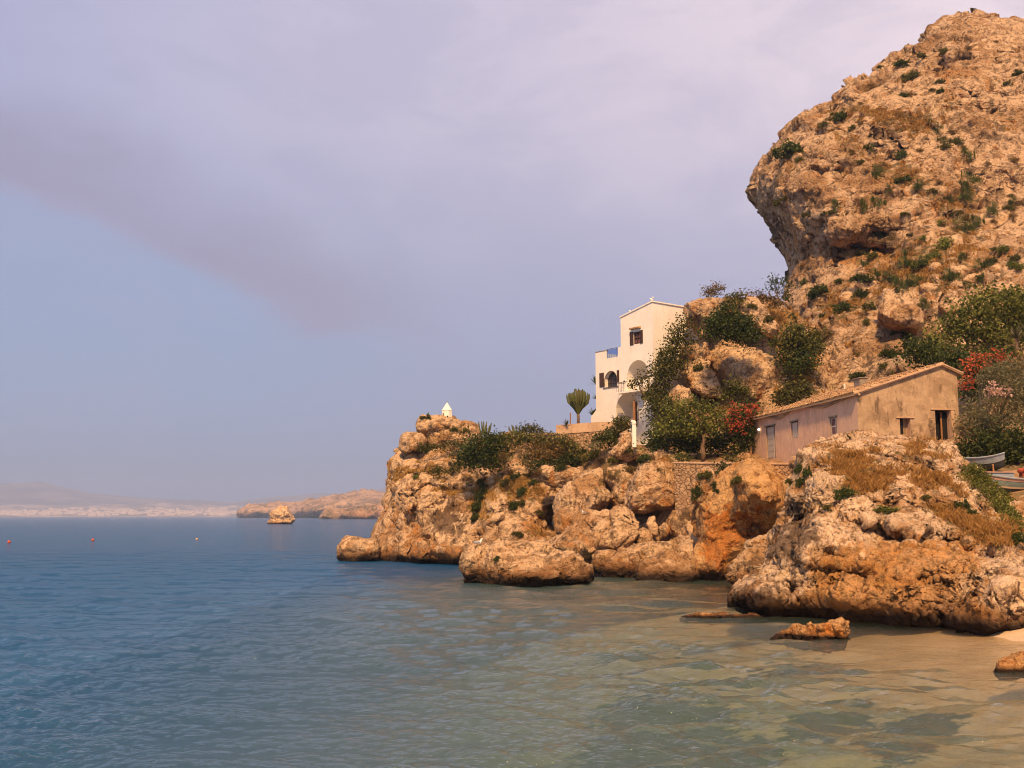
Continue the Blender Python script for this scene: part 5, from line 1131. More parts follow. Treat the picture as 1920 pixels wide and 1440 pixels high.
G_GREY = leaf_mat('grey_green_feathery_leaf', [(0, (0.085, 0.082, 0.035)), (1, (0.290, 0.245, 0.125)), (.5, (0.155, 0.145, 0.062))])
G_GRASS = leaf_mat('dry_grass_blade', [(0, (0.30, 0.145, 0.032)), (1, (0.55, 0.34, 0.11)), (.5, (0.42, 0.225, 0.055))], .35)
G_RED = leaf_mat('red_blossom', [(0, (0.30, 0.045, 0.022)), (1, (0.62, 0.15, 0.06)), (.5, (0.46, 0.075, 0.035))], .35)
G_PINK = leaf_mat('pale_pink_blossom', [(0, (0.62, 0.36, 0.26)), (1, (0.75, 0.55, 0.42))], .3)
G_CACT = leaf_mat('cactus_skin', [(0, (0.055, 0.075, 0.020)), (1, (0.120, 0.120, 0.035))], .0)
M_BARK = simple('bark', (0.20, 0.125, 0.07), .9, .5, 9)

def leaves(pos, size, rng, aspect=.55, up=.5, jit=.5):
    n_ = len(pos); nrm = rng.normal(size=(n_, 3)); nrm[:, 2] += up; nrm /= np.linalg.norm(nrm, axis=1)[:, None]
    t = rng.normal(size=(n_, 3)); t -= nrm * (t * nrm).sum(1)[:, None]; t /= np.linalg.norm(t, axis=1)[:, None]
    b = np.cross(nrm, t); s = size * rng.uniform(1 - jit, 1 + jit, (n_, 1))
    fold = nrm * s * .18
    V = np.stack([pos - t * s * .5, pos + b * s * aspect * .5 + fold, pos + t * s * .5, pos - b * s * aspect * .5 + fold], 1).reshape(-1, 3)
    return V, np.arange(len(V)).reshape(-1, 4)
def blob_points(blobs, nclump, per, sig, rng, shell=.45, drop=.12):
    blobs = np.array(blobs, float); vol = (blobs[:, 3] * blobs[:, 4] * blobs[:, 5]) ** (2 / 3); pr_ = vol / vol.sum()
    bi = rng.choice(len(blobs), nclump, p=pr_); d = rng.normal(size=(nclump, 3)); d /= np.linalg.norm(d, axis=1)[:, None]
    lump = 1 + .22 * perlin(d * 2.3 + bi[:, None] * 7.7, 4)[:, None] * 1.6
    r = (shell + (1 - shell) * rng.random((nclump, 1)) ** .6) * lump
    cc = blobs[bi, :3] + d * r * blobs[bi, 3:6]
    keep = rng.random(nclump) > drop; cc = cc[keep]
    k = rng.poisson(per, len(cc)).clip(3)
    idx = np.repeat(np.arange(len(cc)), k)
    sg = sig * rng.uniform(.6, 1.5, (len(cc), 1))[idx]
    return cc[idx] + rng.normal(size=(len(idx), 3)) * sg * np.array([1, 1, .75])
def pxblobs(items, Y):
    out = []
    for it in items:
        px, py, rx, ry = it[:4]; YY = it[4] if len(it) > 4 else Y
        c = P(px, py, YY); a, b = rx * YY / FPX, ry * YY / FPX
        out.append((c.x, c.y, c.z, a, min(a, b) * .55 + max(a, b) * .35, b))
    return out
SEED = [100]; NL = [0]
def crown_mesh(name, items, Y, mat, leaf=.16, dens=1.0, sig=None, shell=.4, aspect=.55, up=.5, per=22):
    SEED[0] += 1; rng = np.random.default_rng(SEED[0])
    bl = pxblobs(items, Y); area = sum((a * b * c) ** (2 / 3) for _, _, _, a, b, c in bl)
    leaf *= 1.12; ncl = int(max(14, dens * area * 4 * pi / (leaf * leaf * per) * 3.4))
    pts = blob_points(bl, ncl, per, sig or leaf * 1.7, rng, shell)
    V, F = leaves(pts, leaf, rng, aspect * 1.25, up); NL[0] += len(F)
    return new_mesh(name, V, F, mat, False), bl
def shift(me, base): me.transform(Matrix.Translation(-Vector(base)))
def shrub(label, items, Y, mat, name='shrub', category='shrub', group=None, **kw):
    me, bl = crown_mesh(name, items, Y, mat, **kw)
    lo = min(b[2] - b[5] for b in bl); base = (bl[0][0], bl[0][1], lo); shift(me, base)
    return tag(link(name, me, loc=base), label, category, group)
def tree(label, trunk, items, Y, mat, name='tree', category='tree', twigs=5, rad=.16, blossom=None, **kw):
    """trunk: list of photo points bottom to top"""
    tp_ = [P(a, b, Y) for a, b in trunk]; base = tp_[0]
    t = thing(name, base, label, category)
    mb = MB(); mb.tube(tp_, [rad * (1 - .5 * i / (len(tp_) - 1)) for i in range(len(tp_))], 8)
    rd = random.Random(SEED[0]); top = tp_[-1]
    bl = pxblobs(items, Y)
    for b in bl[:12]:
        c = Vector(b[:3]); 
        for q in range(max(1, twigs // len(bl))):
            e = c + Vector((rd.uniform(-.5, .5) * b[3], rd.uniform(-.5, .5) * b[4], rd.uniform(-.3, .5) * b[5]))
            mid = (top + e) / 2 + Vector((rd.uniform(-.2, .2), rd.uniform(-.2, .2), .1))
            mb.tube([top, mid, e], [rad * .4, rad * .25, rad * .08], 5)
    mb.build('trunk', M_BARK, t, smooth=True)
    me, _ = crown_mesh('crown', items, Y, mat, **kw); shift(me, base); link('crown', me, t)
    if blossom: 
        me, _ = crown_mesh('blossom', blossom[0], Y - blossom[2] if len(blossom) > 2 else Y, blossom[1], leaf=kw.get('leaf', .15) * .8, dens=blossom[3] if len(blossom) > 3 else .25, shell=.85, per=14, sig=.17); shift(me, base); link('blossom', me, t)
    return t

# --- headland and garden
shrub('big round dark green bush on the headland, above the stone steps', [(905,842,40,28),(930,850,24,24),(880,855,22,20),(910,868,36,14),(925,826,20,12)], 92, G_DARK, leaf=.17, dens=1.2)
shrub('low green mound of bushes on the skyline left of the tall garden wall', [(995,804,16,8),(982,808,12,6),(1008,809,10,6)], 97, G_OLIVE, leaf=.15)
shrub('brown and green creepers hanging over the lower stone wall', [(960,826,26,12),(1000,822,30,9),(1035,828,26,12),(1060,835,22,12),(1075,850,12,18)], 91, G_OLIVE, name='creeper', category='creeper', leaf=.15, dens=1.0)
shrub('rust brown curtain of dry creeper on the wall right of the round bush', [(1000,848,20,18),(1030,846,24,20),(1055,850,16,20),(1020,862,24,10)], 90.6, G_BROWN, name='creeper', category='creeper', leaf=.14, dens=.8)
shrub('dark green foot of the creeper hedge', [(1010,872,20,8),(1050,868,20,9),(1070,862,12,14),(985,862,10,10)], 90, G_DARK, leaf=.14)
tree('small bare pinkish tree with a pale trunk right of the round bush', [(951,884),(951,876),(950,868)], [(948,860,11,12),(944,852,8,8)], 88.5, G_BROWN, leaf=.10, dens=.5, rad=.12)
shrub('grassy tufts along the foot of the chapel knob', [(820,838,22,4),(848,832,20,3.5),(800,842,10,4),(790,838,9,5)], 100, G_OLIVE, leaf=.12, group='scrub on the headland')
shrub('green strip of plants on the ledge below the chapel', [(825,884,24,6),(850,880,16,7),(862,872,8,8)], 97, G_OLIVE, leaf=.13)
shrub('dense shrub right of the garden wall, tall and brown green', [(1165,806,16,16),(1175,796,12,13),(1150,812,12,12),(1160,795,10,12)], 88.5, G_OLIVE, leaf=.14)
shrub('dark green shrub at the foot of the tall garden wall', [(1140,818,16,13),(1125,826,12,9),(1152,828,14,9)], 87.5, G_DARK, leaf=.15)
shrub('yellow green tuft beside the dark shrub at the garden wall', [(1120,836,10,6),(1108,838,9,5)], 87, G_GREY, leaf=.12)
shrub('trail of ivy climbing between the villa and the rocks', [(1283,606,10,18),(1270,628,16,18),(1262,650,20,18),(1250,672,22,20),(1245,695,24,18),(1240,718,24,16),(1232,740,20,16),(1290,640,12,14),(1300,620,8,10),(1275,690,10,16)], 86.6, G_OLIVE, name='ivy', category='ivy', leaf=.17, dens=.95)
shrub('tangle of brown green bushes below the ivy trail', [(1225,768,22,18),(1240,790,24,16),(1250,760,24,16),(1222,745,12,12)], 84.5, G_OLIVE, leaf=.16, dens=.9)
tree('dark leaning tree in front of the villa balcony', [(1208,745),(1203,735),(1198,722)], [(1192,716,11,8),(1200,709,12,7),(1213,704,8,4),(1186,722,7,6),(1210,738,12,8),(1222,733,8,6)], 86, G_OLIVE, leaf=.14, rad=.09, dens=.6)
shrub('dark green ivy bush draped over the huge domed boulder', [(1370,616,44,24),(1350,600,22,20),(1365,585,18,16),(1400,628,28,18),(1335,622,16,20),(1385,606,26,20)], 83.5, G_DARK, leaf=.17, dens=1.15)
shrub('brown green scrub crowning the rocks above the ivy bush', [(1372,564,16,10),(1385,556,12,9),(1362,572,10,8)], 88, G_OLIVE, leaf=.15)
shrub('rusty twiggy bush on top of the boulder next to the villa roof', [(1340,544,12,9),(1326,546,9,7),(1350,538,9,6),(1335,553,14,5)], 90, G_BROWN, leaf=.13, dens=.7)
shrub('low reddish scrub on the ridge left of the slender skyline tree', [(1410,553,22,5),(1435,560,16,6),(1455,568,12,7)], 92, G_BROWN, leaf=.14)
tree('slender eucalyptus with two open crowns on the skyline, left of the big cliff', [(1463,575),(1461,562),(1456,550)], [(1451,530,9,12),(1447,543,8,9),(1475,542,9,13),(1466,530,6,7),(1480,533,6,8),(1470,556,10,7)], 96, G_DARK, leaf=.17, dens=.55, rad=.11, sig=.3)
shrub('tall olive green bush between the boulders and the cliff foot', [(1490,632,30,26),(1515,650,24,26),(1480,660,24,26),(1500,682,26,22),(1530,635,16,20),(1465,640,14,18)], 85.5, G_OLIVE, leaf=.19, dens=1.1)
shrub('dark bush filling the gap right of the huge domed boulder', [(1495,690,24,14),(1510,672,16,14)], 84.3, G_DARK, leaf=.17)
shrub('green bush behind the cottage roof, left end', [(1485,737,28,20),(1470,750,20,14),(1505,728,16,14)], 82, G_OLIVE, leaf=.17, dens=1.1)
shrub('small olive bush at the foot of the huge domed boulder', [(1378,728,18,14),(1362,740,14,12),(1395,736,12,12)], 81.5, G_OLIVE, leaf=.15)
tree('garden tree with a pale crooked trunk beside the cottage terrace', [(1318,863),(1319,850),(1317,838),(1320,824),(1318,812)], [(1270,765,24,14),(1300,758,22,12),(1330,768,20,14),(1340,790,22,16),(1300,785,26,14),(1262,790,26,16),(1240,805,18,14),(1325,805,26,12),(1285,808,24,12)], 77.5, G_BRIGHT, leaf=.16, dens=.85, rad=.2, twigs=10)
shrub('dark hedge filling the shade under the garden tree', [(1250,822,30,22),(1285,832,26,20),(1230,825,20,20),(1320,836,26,18),(1345,826,18,18),(1290,812,30,16),(1360,835,14,14)], 79.8, G_DARK, leaf=.17, dens=1.1, name='hedge', category='hedge')
tree('bougainvillea with scattered red flowers at the left end of the cottage', [(1392,862),(1391,845),(1392,825)], [(1390,780,26,18),(1378,800,22,22),(1400,800,22,22),(1395,825,20,22),(1385,845,18,14),(1410,765,14,12)], 78.5, G_DARK, leaf=.15, dens=1.0, rad=.12,
     blossom=([(1392,765,26,12),(1372,785,14,20),(1398,785,18,16),(1375,810,10,14),(1408,768,16,10),(1390,800,16,14)], G_RED, 1.0, .20), name='bougainvillea', category='bougainvillea')
shrub('low leafy plants at the foot of the bougainvillea', [(1365,856,12,7),(1385,858,8,5)], 75.5, G_OLIVE, leaf=.12)
shrub('yellow flowered low bush at the left end of the cottage terrace', [(1280,857,13,7),(1268,860,8,5),(1292,861,8,4)], 76, G_OLIVE, leaf=.12)
shrub('green bush growing out of the terrace wall', [(1360,880,14,8),(1372,877,10,6),(1350,886,9,6)], 71.5, G_DARK, leaf=.13)
# --- right side
tree('broad bright green tree on the slope right of the big cliff foot', [(1860,700),(1855,670),(1858,650)], [(1780,640,40,34),(1820,600,44,38),(1870,570,50,34),(1910,590,50,50),(1860,640,50,40),(1960,600,60,60),(1790,605,30,22),(1750,660,30,26),(1840,570,30,20),(1900,640,40,30)], 73, G_BRIGHT, leaf=.19, dens=.8, rad=.3, twigs=12)
shrub('dark green thicket right behind the cottage ridge', [(1740,668,30,24),(1780,680,30,20),(1720,650,22,18),(1700,668,16,10),(1810,680,30,24)], 70, G_DARK, leaf=.18, dens=1.0, name='bush')
tree('bougainvillea heavy with red flowers right of the cottage gable', [(1830,800),(1828,770),(1826,740)], [(1815,700,20,24),(1840,680,26,18),(1860,690,20,20),(1815,730,18,20),(1870,668,18,12)], 66, G_DARK, leaf=.15, dens=.9, rad=.1,
     blossom=([(1815,690,16,12),(1812,715,14,16),(1840,672,18,10),(1862,662,16,8),(1885,670,12,8),(1805,735,10,12),(1850,688,12,8)], G_RED, 1.2, .34), name='bougainvillea', category='bougainvillea')
tree('feathery grey green tamarisk overhanging the boats', [(1880,860),(1876,820),(1872,790)], [(1850,770,40,34),(1880,720,36,34),(1910,760,40,44),(1830,800,30,30),(1870,800,46,30),(1950,730,50,60),(1860,700,20,16),(1905,690,22,20)], 62, G_GREY, leaf=.17, aspect=.22, dens=1.5, rad=.2, sig=.3, twigs=12, name='tamarisk', blossom=([(1868,725,12,8),(1885,735,10,6),(1858,735,8,5)], G_PINK, 2.4, .06))  # pink blossom belongs to an oleander, attached to this tamarisk instead
shrub('dark shaded hedge behind the boats', [(1835,838,32,24),(1870,846,40,26),(1910,845,40,30),(1960,850,50,40),(1815,850,16,18),(1890,820,40,20)], 60.5, G_DARK, leaf=.16, dens=1.1, name='hedge', category='hedge')

# --- spiky plants
def rosette(name, label, category, px, py, Y, n_, ln, mat, width=.09, trunk=0.0, droop=.5, parent=None, group=None):
    b = P(px, py, Y); SEED[0] += 1; rd = random.Random(SEED[0]); mb = MB(); top = b + ZZ * trunk
    for k in range(n_):
        a = 2 * pi * k / n_ + rd.uniform(-.2, .2); el = rd.uniform(.15, 1.35); l_ = ln * rd.uniform(.7, 1.1)
        d = Vector((cos(a) * cos(el), sin(a) * cos(el), sin(el))); sd_ = Vector((-sin(a), cos(a), 0)) * width * .5
        p0 = top; p1 = top + d * l_ * .5; p2 = top + d * l_ - ZZ * l_ * droop * (1.3 - el) * .4
        mb.add([p0 - sd_ * .5, p0 + sd_ * .5, p1 + sd_, p1 - sd_, p2], [(0, 1, 2, 3), (3, 2, 4)])
    t = thing(name, b, label, category, group)
    mb.build('leaves', mat, t)
    if trunk: MB().tube([b - ZZ * .2, top], [.12, .10], 7).build('stem', M_BARK, t)
    return t
rosette('yucca', 'spiky yucca on a bare stem at the right edge, above the red bougainvillea', 'yucca', 1907, 650, 63, 46, 1.0, G_GREY, .10, .5)
rosette('agave', 'small agave on the garden wall left of the candelabra cactus', 'agave', 1062, 797, 92, 26, .6, G_OLIVE, .08, .0)
rosette('palm', 'palm fronds sticking out behind the left wall of the villa, upper pair', 'palm', 1118, 722, 97, 26, 1.1, G_DARK, .12, .0)
rosette('palm', 'low palm fronds showing at the lower left corner of the villa', 'palm', 1112, 779, 97, 24, .9, G_DARK, .12, .0)
rosette('palm', 'palm frond tip level with the crown of the candelabra cactus', 'palm', 1117, 748, 98, 20, .6, G_DARK, .1, .0)
rosette('agave', 'agave sprouting on top of the headland knob, left of the chapel', 'agave', 803, 781, 101, 18, .5, G_OLIVE, .1)
# column cacti
def cactus(label, px, py, Y, n_, hpx, spread):
    b = P(px, py, Y); t = thing('column_cactus', b, label, 'cactus'); rd = random.Random(px)
    for k in range(n_):
        x = (k / (n_ - 1) - .5) * spread * Y / FPX + rd.uniform(-.1, .1); h_ = hpx * Y / FPX * rd.uniform(.5, 1.0)
        MB().tube([b + Vector((x * .6, rd.uniform(-.2, .2), -.2)), b + Vector((x, 0, h_ * .5)), b + Vector((x * 1.15, 0, h_))], [.07, .075, .05], 6).build('column', G_CACT if k % 3 else G_GREY, t)
cactus('cluster of pale column cacti right of the headland knob', 908, 812, 99, 9, 22, 20)
cactus('row of small column cacti on the skyline left of the green mound', 972, 812, 98, 8, 16, 34)
# candelabra tree
b = P(1084, 797, 92); eu = thing('candelabra_cactus', b, 'tall candelabra cactus tree on the garden wall beside the villa', 'cactus')
MB().tube([b - ZZ * .2, P(1084.5, 786, 92), P(1084, 777, 92)], [.15, .12, .13], 8).build('trunk', M_BARK, eu, smooth=True)
rd = random.Random(5); root = P(1084, 778, 92)
for k in range(40):
    a = rd.uniform(0, 2 * pi); f = math.sqrt((k + .5) / 40)
    tx = 1084 + 23 * f * cos(a); dyy = sin(a) * 1.0 * f; ty = 732 + 9 * f * f + rd.uniform(-3, 4)
    m1 = P(1084 + 9 * f * cos(a), 768 - 2 * f, 92) + Vector((0, dyy * .4, 0))
    m2 = P(1084 + 21 * f * cos(a), 757 - 3 * f + rd.uniform(-2, 2), 92) + Vector((0, dyy * .9, 0))
    e = P(tx, ty + 4, 92) + Vector((0, dyy, 0)); e2 = P(tx + rd.uniform(-1, 1), ty - 2, 92) + Vector((0, dyy, 0))
    MB().tube([root, m1, m2, e, e2], [.06, .05, .065, .075, .045], 5).build('branch', G_CACT if k > 2 else M_BARK, eu)
pb = P(1069.5, 797, 92); tag(MB().tube([pb, P(1069.5, 774, 92)], .055, 6).build('thin_post', M_WOODR), 'thin bare post standing left of the candelabra cactus', 'post')

# --- plants rooted on the rock faces: find where they stand on the real surface
bpy.context.view_layer.update()
DG = bpy.context.evaluated_depsgraph_get()
hide = []
def hit(px, py):
    d = ray(px, py).normalized()
    ok, loc, nrm, i, ob, _ = scene.ray_cast(DG, CAMP, d)
    while ok and (ob.type != 'MESH' or (ob.name.split('.')[0] not in ('cliff', 'rocky_hillside', 'headland', 'headland_knob', 'boulder', 'foreground_crag', 'hill_ground', 'boat_yard_ground'))):
        ok, loc, nrm, i, ob, _ = scene.ray_cast(DG, loc + d * .02, d)
        if (loc - CAMP).length > 400: return None
    return (loc, nrm, ob) if ok else None
def proto_shrub(kind, seed):
    rng = np.random.default_rng(seed); rd = random.Random(seed)
    if kind == 'palm':       # several fans of stiff blades
        V = []; F = []
        for c in range(17):
            cx, cy, cz = rd.uniform(-.55, .55), rd.uniform(-.4, .4), rd.uniform(.15, .8); az = rd.uniform(0, 2 * pi); tilt = rd.uniform(.2, 1.2)
            for k in range(9):
                a = (k - 4) * .34; d = Matrix.Rotation(az, 3, 'Z') @ Matrix.Rotation(tilt, 3, 'Y') @ Vector((sin(a) * .5, .0, cos(a) * .5))
                s_ = Matrix.Rotation(az, 3, 'Z') @ Matrix.Rotation(tilt, 3, 'Y') @ Vector((cos(a) * .022, 0.012, -sin(a) * .022))
                o = Vector((cx, cy, cz)); b_ = len(V); V += [tuple(o), tuple(o + d * .55 + s_), tuple(o + d * 1.0), tuple(o + d * .55 - s_)]; F.append((b_, b_ + 1, b_ + 2, b_ + 3))
        return new_mesh('shrub', V, np.array(F), G_DARK, False)
    nb = [(rd.uniform(-.45, .45), rd.uniform(-.35, .35), rd.uniform(.2, .55), rd.uniform(.4, .6), rd.uniform(.35, .5), rd.uniform(.28, .42)) for _ in range(4)]
    pts = blob_points(nb, 60, 16, .10, rng, .3)
    V, F = leaves(pts, .17 if kind != 'dry' else .2, rng, .55 if kind != 'dry' else .16, .5)
    return new_mesh('shrub', V, F, {'green': G_DARK, 'olive': G_OLIVE, 'dry': G_BROWN, 'bright': G_BRIGHT}[kind], False)
PROTO = {k: [proto_shrub(k, 500 + i * 7 + len(k)) for i in range(4)] for k in ('palm', 'green', 'olive', 'dry', 'bright')}
def plant(px, py, rx, ry, kind, label, group, category='shrub', name='shrub'):
    h_ = hit(px, py + ry * .6)
    if h_ is None: return
    loc, nrm, ob = h_; k = loc.y / FPX
    o = bpy.data.objects.new(name, random.choice(PROTO[kind])); COL.objects.link(o)
    o.location = loc + Vector((nrm.x, nrm.y, nrm.z)) * .05 - ZZ * ry * k * .25
    o.scale = (rx * k * 1.6, (rx + ry) * .65 * k, ry * k * 2.3); o.rotation_euler = (0, 0, random.uniform(-.6, .6))
    tag(o, label, category, group); PL.append((o, px, py, kind)); return o
PL = []
cl = [(1481,284,26,17,'green'),(1692,119,13,9,'green'),(1772,96,9,6,'olive'),(1712,143,16,9,'olive'),(1577,219,15,10,'green'),(1765,170,6,5,'green'),(1692,178,7,5,'green'),(1762,245,9,10,'palm'),(1772,268,15,8,'palm'),(1637,284,11,10,'palm'),(1692,290,10,9,'green'),(1820,298,12,14,'palm'),(1648,329,14,13,'palm'),(1698,337,14,8,'green'),(1727,351,13,9,'palm'),(1675,360,12,9,'palm'),(1821,350,22,18,'palm'),(1815,372,16,12,'palm'),(1778,375,12,9,'palm'),(1464,380,10,10,'olive'),(1571,391,11,11,'palm'),(1622,394,8,14,'palm'),(1650,385,17,11,'palm'),(1864,399,14,12,'palm'),(1892,155,7,5,'olive'),(1909,138,8,6,'green'),(1706,497,18,9,'palm'),(1731,497,16,10,'green'),(1813,432,24,16,'palm'),(1836,421,14,12,'palm'),(1731,449,9,7,'bright'),(1768,460,14,12,'bright'),(1807,486,14,8,'palm'),(1850,500,18,9,'palm'),(1788,522,16,11,'palm'),(1819,539,14,8,'palm'),(1841,522,9,8,'green'),(1692,542,16,14,'palm'),(1670,525,14,10,'palm'),(1647,517,12,9,'palm'),(1613,522,17,9,'green'),(1574,528,10,6,'green'),(1535,548,16,13,'green'),(1613,553,13,12,'green'),(1582,578,15,10,'green'),(1633,576,13,9,'olive'),(1546,592,8,6,'green'),(1689,622,15,14,'olive'),(1664,664,14,10,'green'),(1625,607,5,6,'olive'),(1675,697,5,6,'bright'),(1612,706,18,9,'green'),(1546,401,6,5,'green'),(1509,528,6,7,'green'),(1737,576,14,10,'palm'),(1717,531,20,11,'palm'),(1748,480,14,10,'bright'),(1900,380,8,10,'palm'),(1700,400,8,5,'olive'),(1600,240,7,5,'olive'),(1880,470,16,9,'bright'),(1900,500,14,9,'bright'),(1500,300,7,5,'olive'),(1760,420,8,6,'bright'),(1795,400,8,6,'olive')]
SZ = lambda r: 'large' if r > 15 else 'small'
for (x, y, rx, ry, k) in cl:
    lab = {'palm': 'spiky dark green dwarf palm growing on the big cliff', 'green': 'dark green leafy shrub growing on the big cliff', 'olive': 'dull olive green shrub growing on the big cliff', 'bright': 'fresh green bush on the scrub slope of the big cliff'}[k]
    if (x, y) == (1481, 284): lab = 'largest dark shrub on the big cliff, at its upper left edge'
    if (x, y) == (1692, 119): lab = 'dark shrub perched on the skyline edge near the cliff top'
    if (x, y) == (1577, 219): lab = 'dark shrub in the notch of the cliff skyline'
    plant(x, y, rx, ry, k, lab, {'palm': 'dwarf palms on the big cliff', 'green': 'dark shrubs on the big cliff', 'olive': 'olive shrubs on the big cliff', 'bright': 'fresh green bushes on the big cliff'}[k])
rs_ = random.Random(12)
for k in range(95):
    x = rs_.uniform(1460, 1915); y = rs_.uniform(60, 700)
    if y < 330 + (1700 - x) * .0 and x < 1500: continue
    low_ = y > 430
    kd = rs_.choice(['dry', 'dry', 'olive', 'palm'] if low_ else ['dry', 'dry', 'dry', 'olive'])
    r = rs_.uniform(4, 9)
    plant(x, y, r * 1.3, r * .8, kd, {'dry': 'rust coloured dry bush in a crack of the big cliff', 'olive': 'dull olive green shrub growing on the big cliff', 'palm': 'spiky dark green dwarf palm growing on the big cliff'}[kd], {'dry': 'dry bushes on the big cliff', 'olive': 'olive shrubs on the big cliff', 'palm': 'dwarf palms on the big cliff'}[kd])
hl = [(1322,892,10,8,'olive'),(1336,908,7,7,'green'),(1280,872,9,5,'dry'),(901,908,8,10,'green'),(905,930,10,12,'green'),(898,950,10,12,'green'),(892,972,8,8,'green'),(971,894,11,7,'green'),(991,891,9,6,'olive'),(981,922,9,8,'green'),(957,948,10,8,'green'),(977,943,9,6,'olive'),(1025,945,8,9,'olive'),(969,1002,9,5,'olive'),(780,894,5,4,'bright'),(950,905,10,7,'olive'),(872,897,9,6,'dry'),(836,914,12,6,'dry'),(1095,849,9,7,'green'),(1115,855,15,11,'olive'),(1085,866,12,8,'green'),(1151,864,9,7,'olive'),(1166,858,10,8,'olive'),(1208,862,11,9,'green'),(1141,892,15,9,'dry'),(1235,881,4,4,'dry'),(1385,901,10,8,'olive'),(1342,921,6,4,'green'),(1309,926,9,13,'green'),(1516,888,7,12,'green'),(1502,905,7,8,'green'),(1053,878,11,6,'green'),(1130,866,12,6,'dry'),(1175,880,14,7,'dry'),(1190,868,12,7,'dry'),(1000,905,7,5,'green'),(1012,960,6,5,'olive'),(933,1049,5,5,'green'),(1095,842,7,6,'green'),(1225,858,10,6,'dry'),(798,846,9,5,'olive'),(877,806,6,8,'olive'),(850,806,6,4,'green'),(834,800,8,4,'dry'),(800,783,9,4,'olive'),(1330,890,8,5,'olive'),(1100,862,9,6,'dry'),(1180,845,8,6,'olive'),(960,886,8,4,'dry'),(1015,884,8,5,'dry'),(1480,905,6,7,'olive'),(1410,575,10,6,'olive'),(1440,600,8,8,'olive'),(1450,640,10,10,'olive'),(1312,690,8,8,'olive'),(1300,760,10,8,'olive'),(1328,760,12,9,'dry'),(1345,745,10,8,'olive')]
for i, (x, y, rx, ry, k) in enumerate(hl):
    plant(x, y, rx, ry, k, {'green': 'dark green shrub rooted among the shore rocks below the villa', 'olive': 'olive green scrub plant among the shore rocks below the villa', 'dry': 'dry brown bush among the shore rocks below the villa', 'bright': 'bright green little plant on the pale ledge of the headland'}[k], {'green': 'dark shrubs among the shore rocks', 'olive': 'olive scrub among the shore rocks', 'dry': 'dry bushes among the shore rocks', 'bright': None}[k])
for (x, y, rx, ry, k, lab) in [(1585,927,16,10,'green','dark green shrub hanging on the upper left face of the foreground crag'),(1553,954,10,7,'olive','small olive cushion plant left of centre on the foreground crag'),(1651,958,19,8,'bright','wide green cushion plant on the middle of the foreground crag'),(1648,981,11,6,'bright','small green cushion plant just under the wide one on the foreground crag'),(1806,948,11,9,'green','green shrub high on the right shoulder of the foreground crag'),(1822,964,9,8,'green','green shrub slightly lower on the right shoulder of the foreground crag'),(1500,880,6,10,'green','dark plant in the cleft at the left top of the foreground crag'),(1735,935,8,5,'olive','tiny olive tuft right of centre on the foreground crag'),(1905,1015,12,14,'green','dark bush at the right edge, beside the foreground crag')]:
    plant(x, y, rx, ry, k, lab, None)
# every plant gets a label of its own: kind, place, and its rank from the left there
NUM = ['zero','one','two','three','four','five','six','seven','eight','nine','ten','eleven','twelve','thirteen','fourteen','fifteen','sixteen','seventeen','eighteen','nineteen','twenty','twenty-one','twenty-two','twenty-three','twenty-four','twenty-five']
ORD = ['', 'leftmost', 'second', 'third', 'fourth', 'fifth', 'sixth', 'seventh', 'eighth', 'ninth', 'tenth', 'eleventh', 'twelfth', 'thirteenth', 'fourteenth', 'fifteenth', 'sixteenth', 'seventeenth', 'eighteenth', 'nineteenth', 'twentieth']
def place_of(x, y, g):
    if 'cliff' in g:
        if y < 130: return 'at the very top of the cliff'
        if y < 200: return 'just below the cliff top'
        if y < 260: return 'on the upper cliff face'
        if y < 320: return 'above mid height on the cliff'
        if y < 420: return 'on the left brow of the cliff' if x < 1610 else ('across the middle of the cliff' if x < 1740 else 'at mid height right on the cliff')
        if y < 500: return 'under the cliff overhang' if x < 1690 else 'high on the scrub slope'
        if y < 560: return 'on the rubble under the overhang' if x < 1690 else 'low on the scrub slope'
        return 'on the cliff foot behind the cottage'
    if x > 1260 and y < 800: return 'on the rocks beside the villa'
    if x < 870: return 'near the headland tip'
    if x < 920: return 'in the headland seam'
    if x < 1038: return 'left of the headland cave'
    if y < 872 and x < 1260: return 'in the dry garden'
    if x < 1260: return 'among boulders right of the cave'
    return 'near the cottage terrace'
NOUN = {'palm': 'spiky dwarf palms', 'green': 'dark leafy shrubs', 'olive': 'olive green shrubs', 'dry': 'rusty dry bushes', 'bright': 'fresh green bushes'}
bk = {}
for o, x, y, k in PL:
    if o.get('group') and 'largest' not in o['label'] and 'perched' not in o['label'] and 'notch' not in o['label']: bk.setdefault((k, place_of(x, y, o['group'])), []).append((x, o))
for (k, pl_), lst in bk.items():
    lst.sort(key=lambda q: q[0])
    for i, (x, o) in enumerate(lst):
        n_ = len(lst)
        if n_ == 1: o['label'] = 'the one %s %s' % (NOUN[k].replace('bushes', 'bush').replace('shrubs', 'shrub').replace('palms', 'palm'), pl_)
        elif i == n_ - 1: o['label'] = 'rightmost of the %s %s %s' % (NUM[min(n_, 25)], NOUN[k], pl_)
        else: o['label'] = '%s of the %s %s %s' % (ORD[i + 1] if i == 0 else ORD[min(i + 1, 20)] + ' from left', NUM[min(n_, 25)], NOUN[k], pl_)
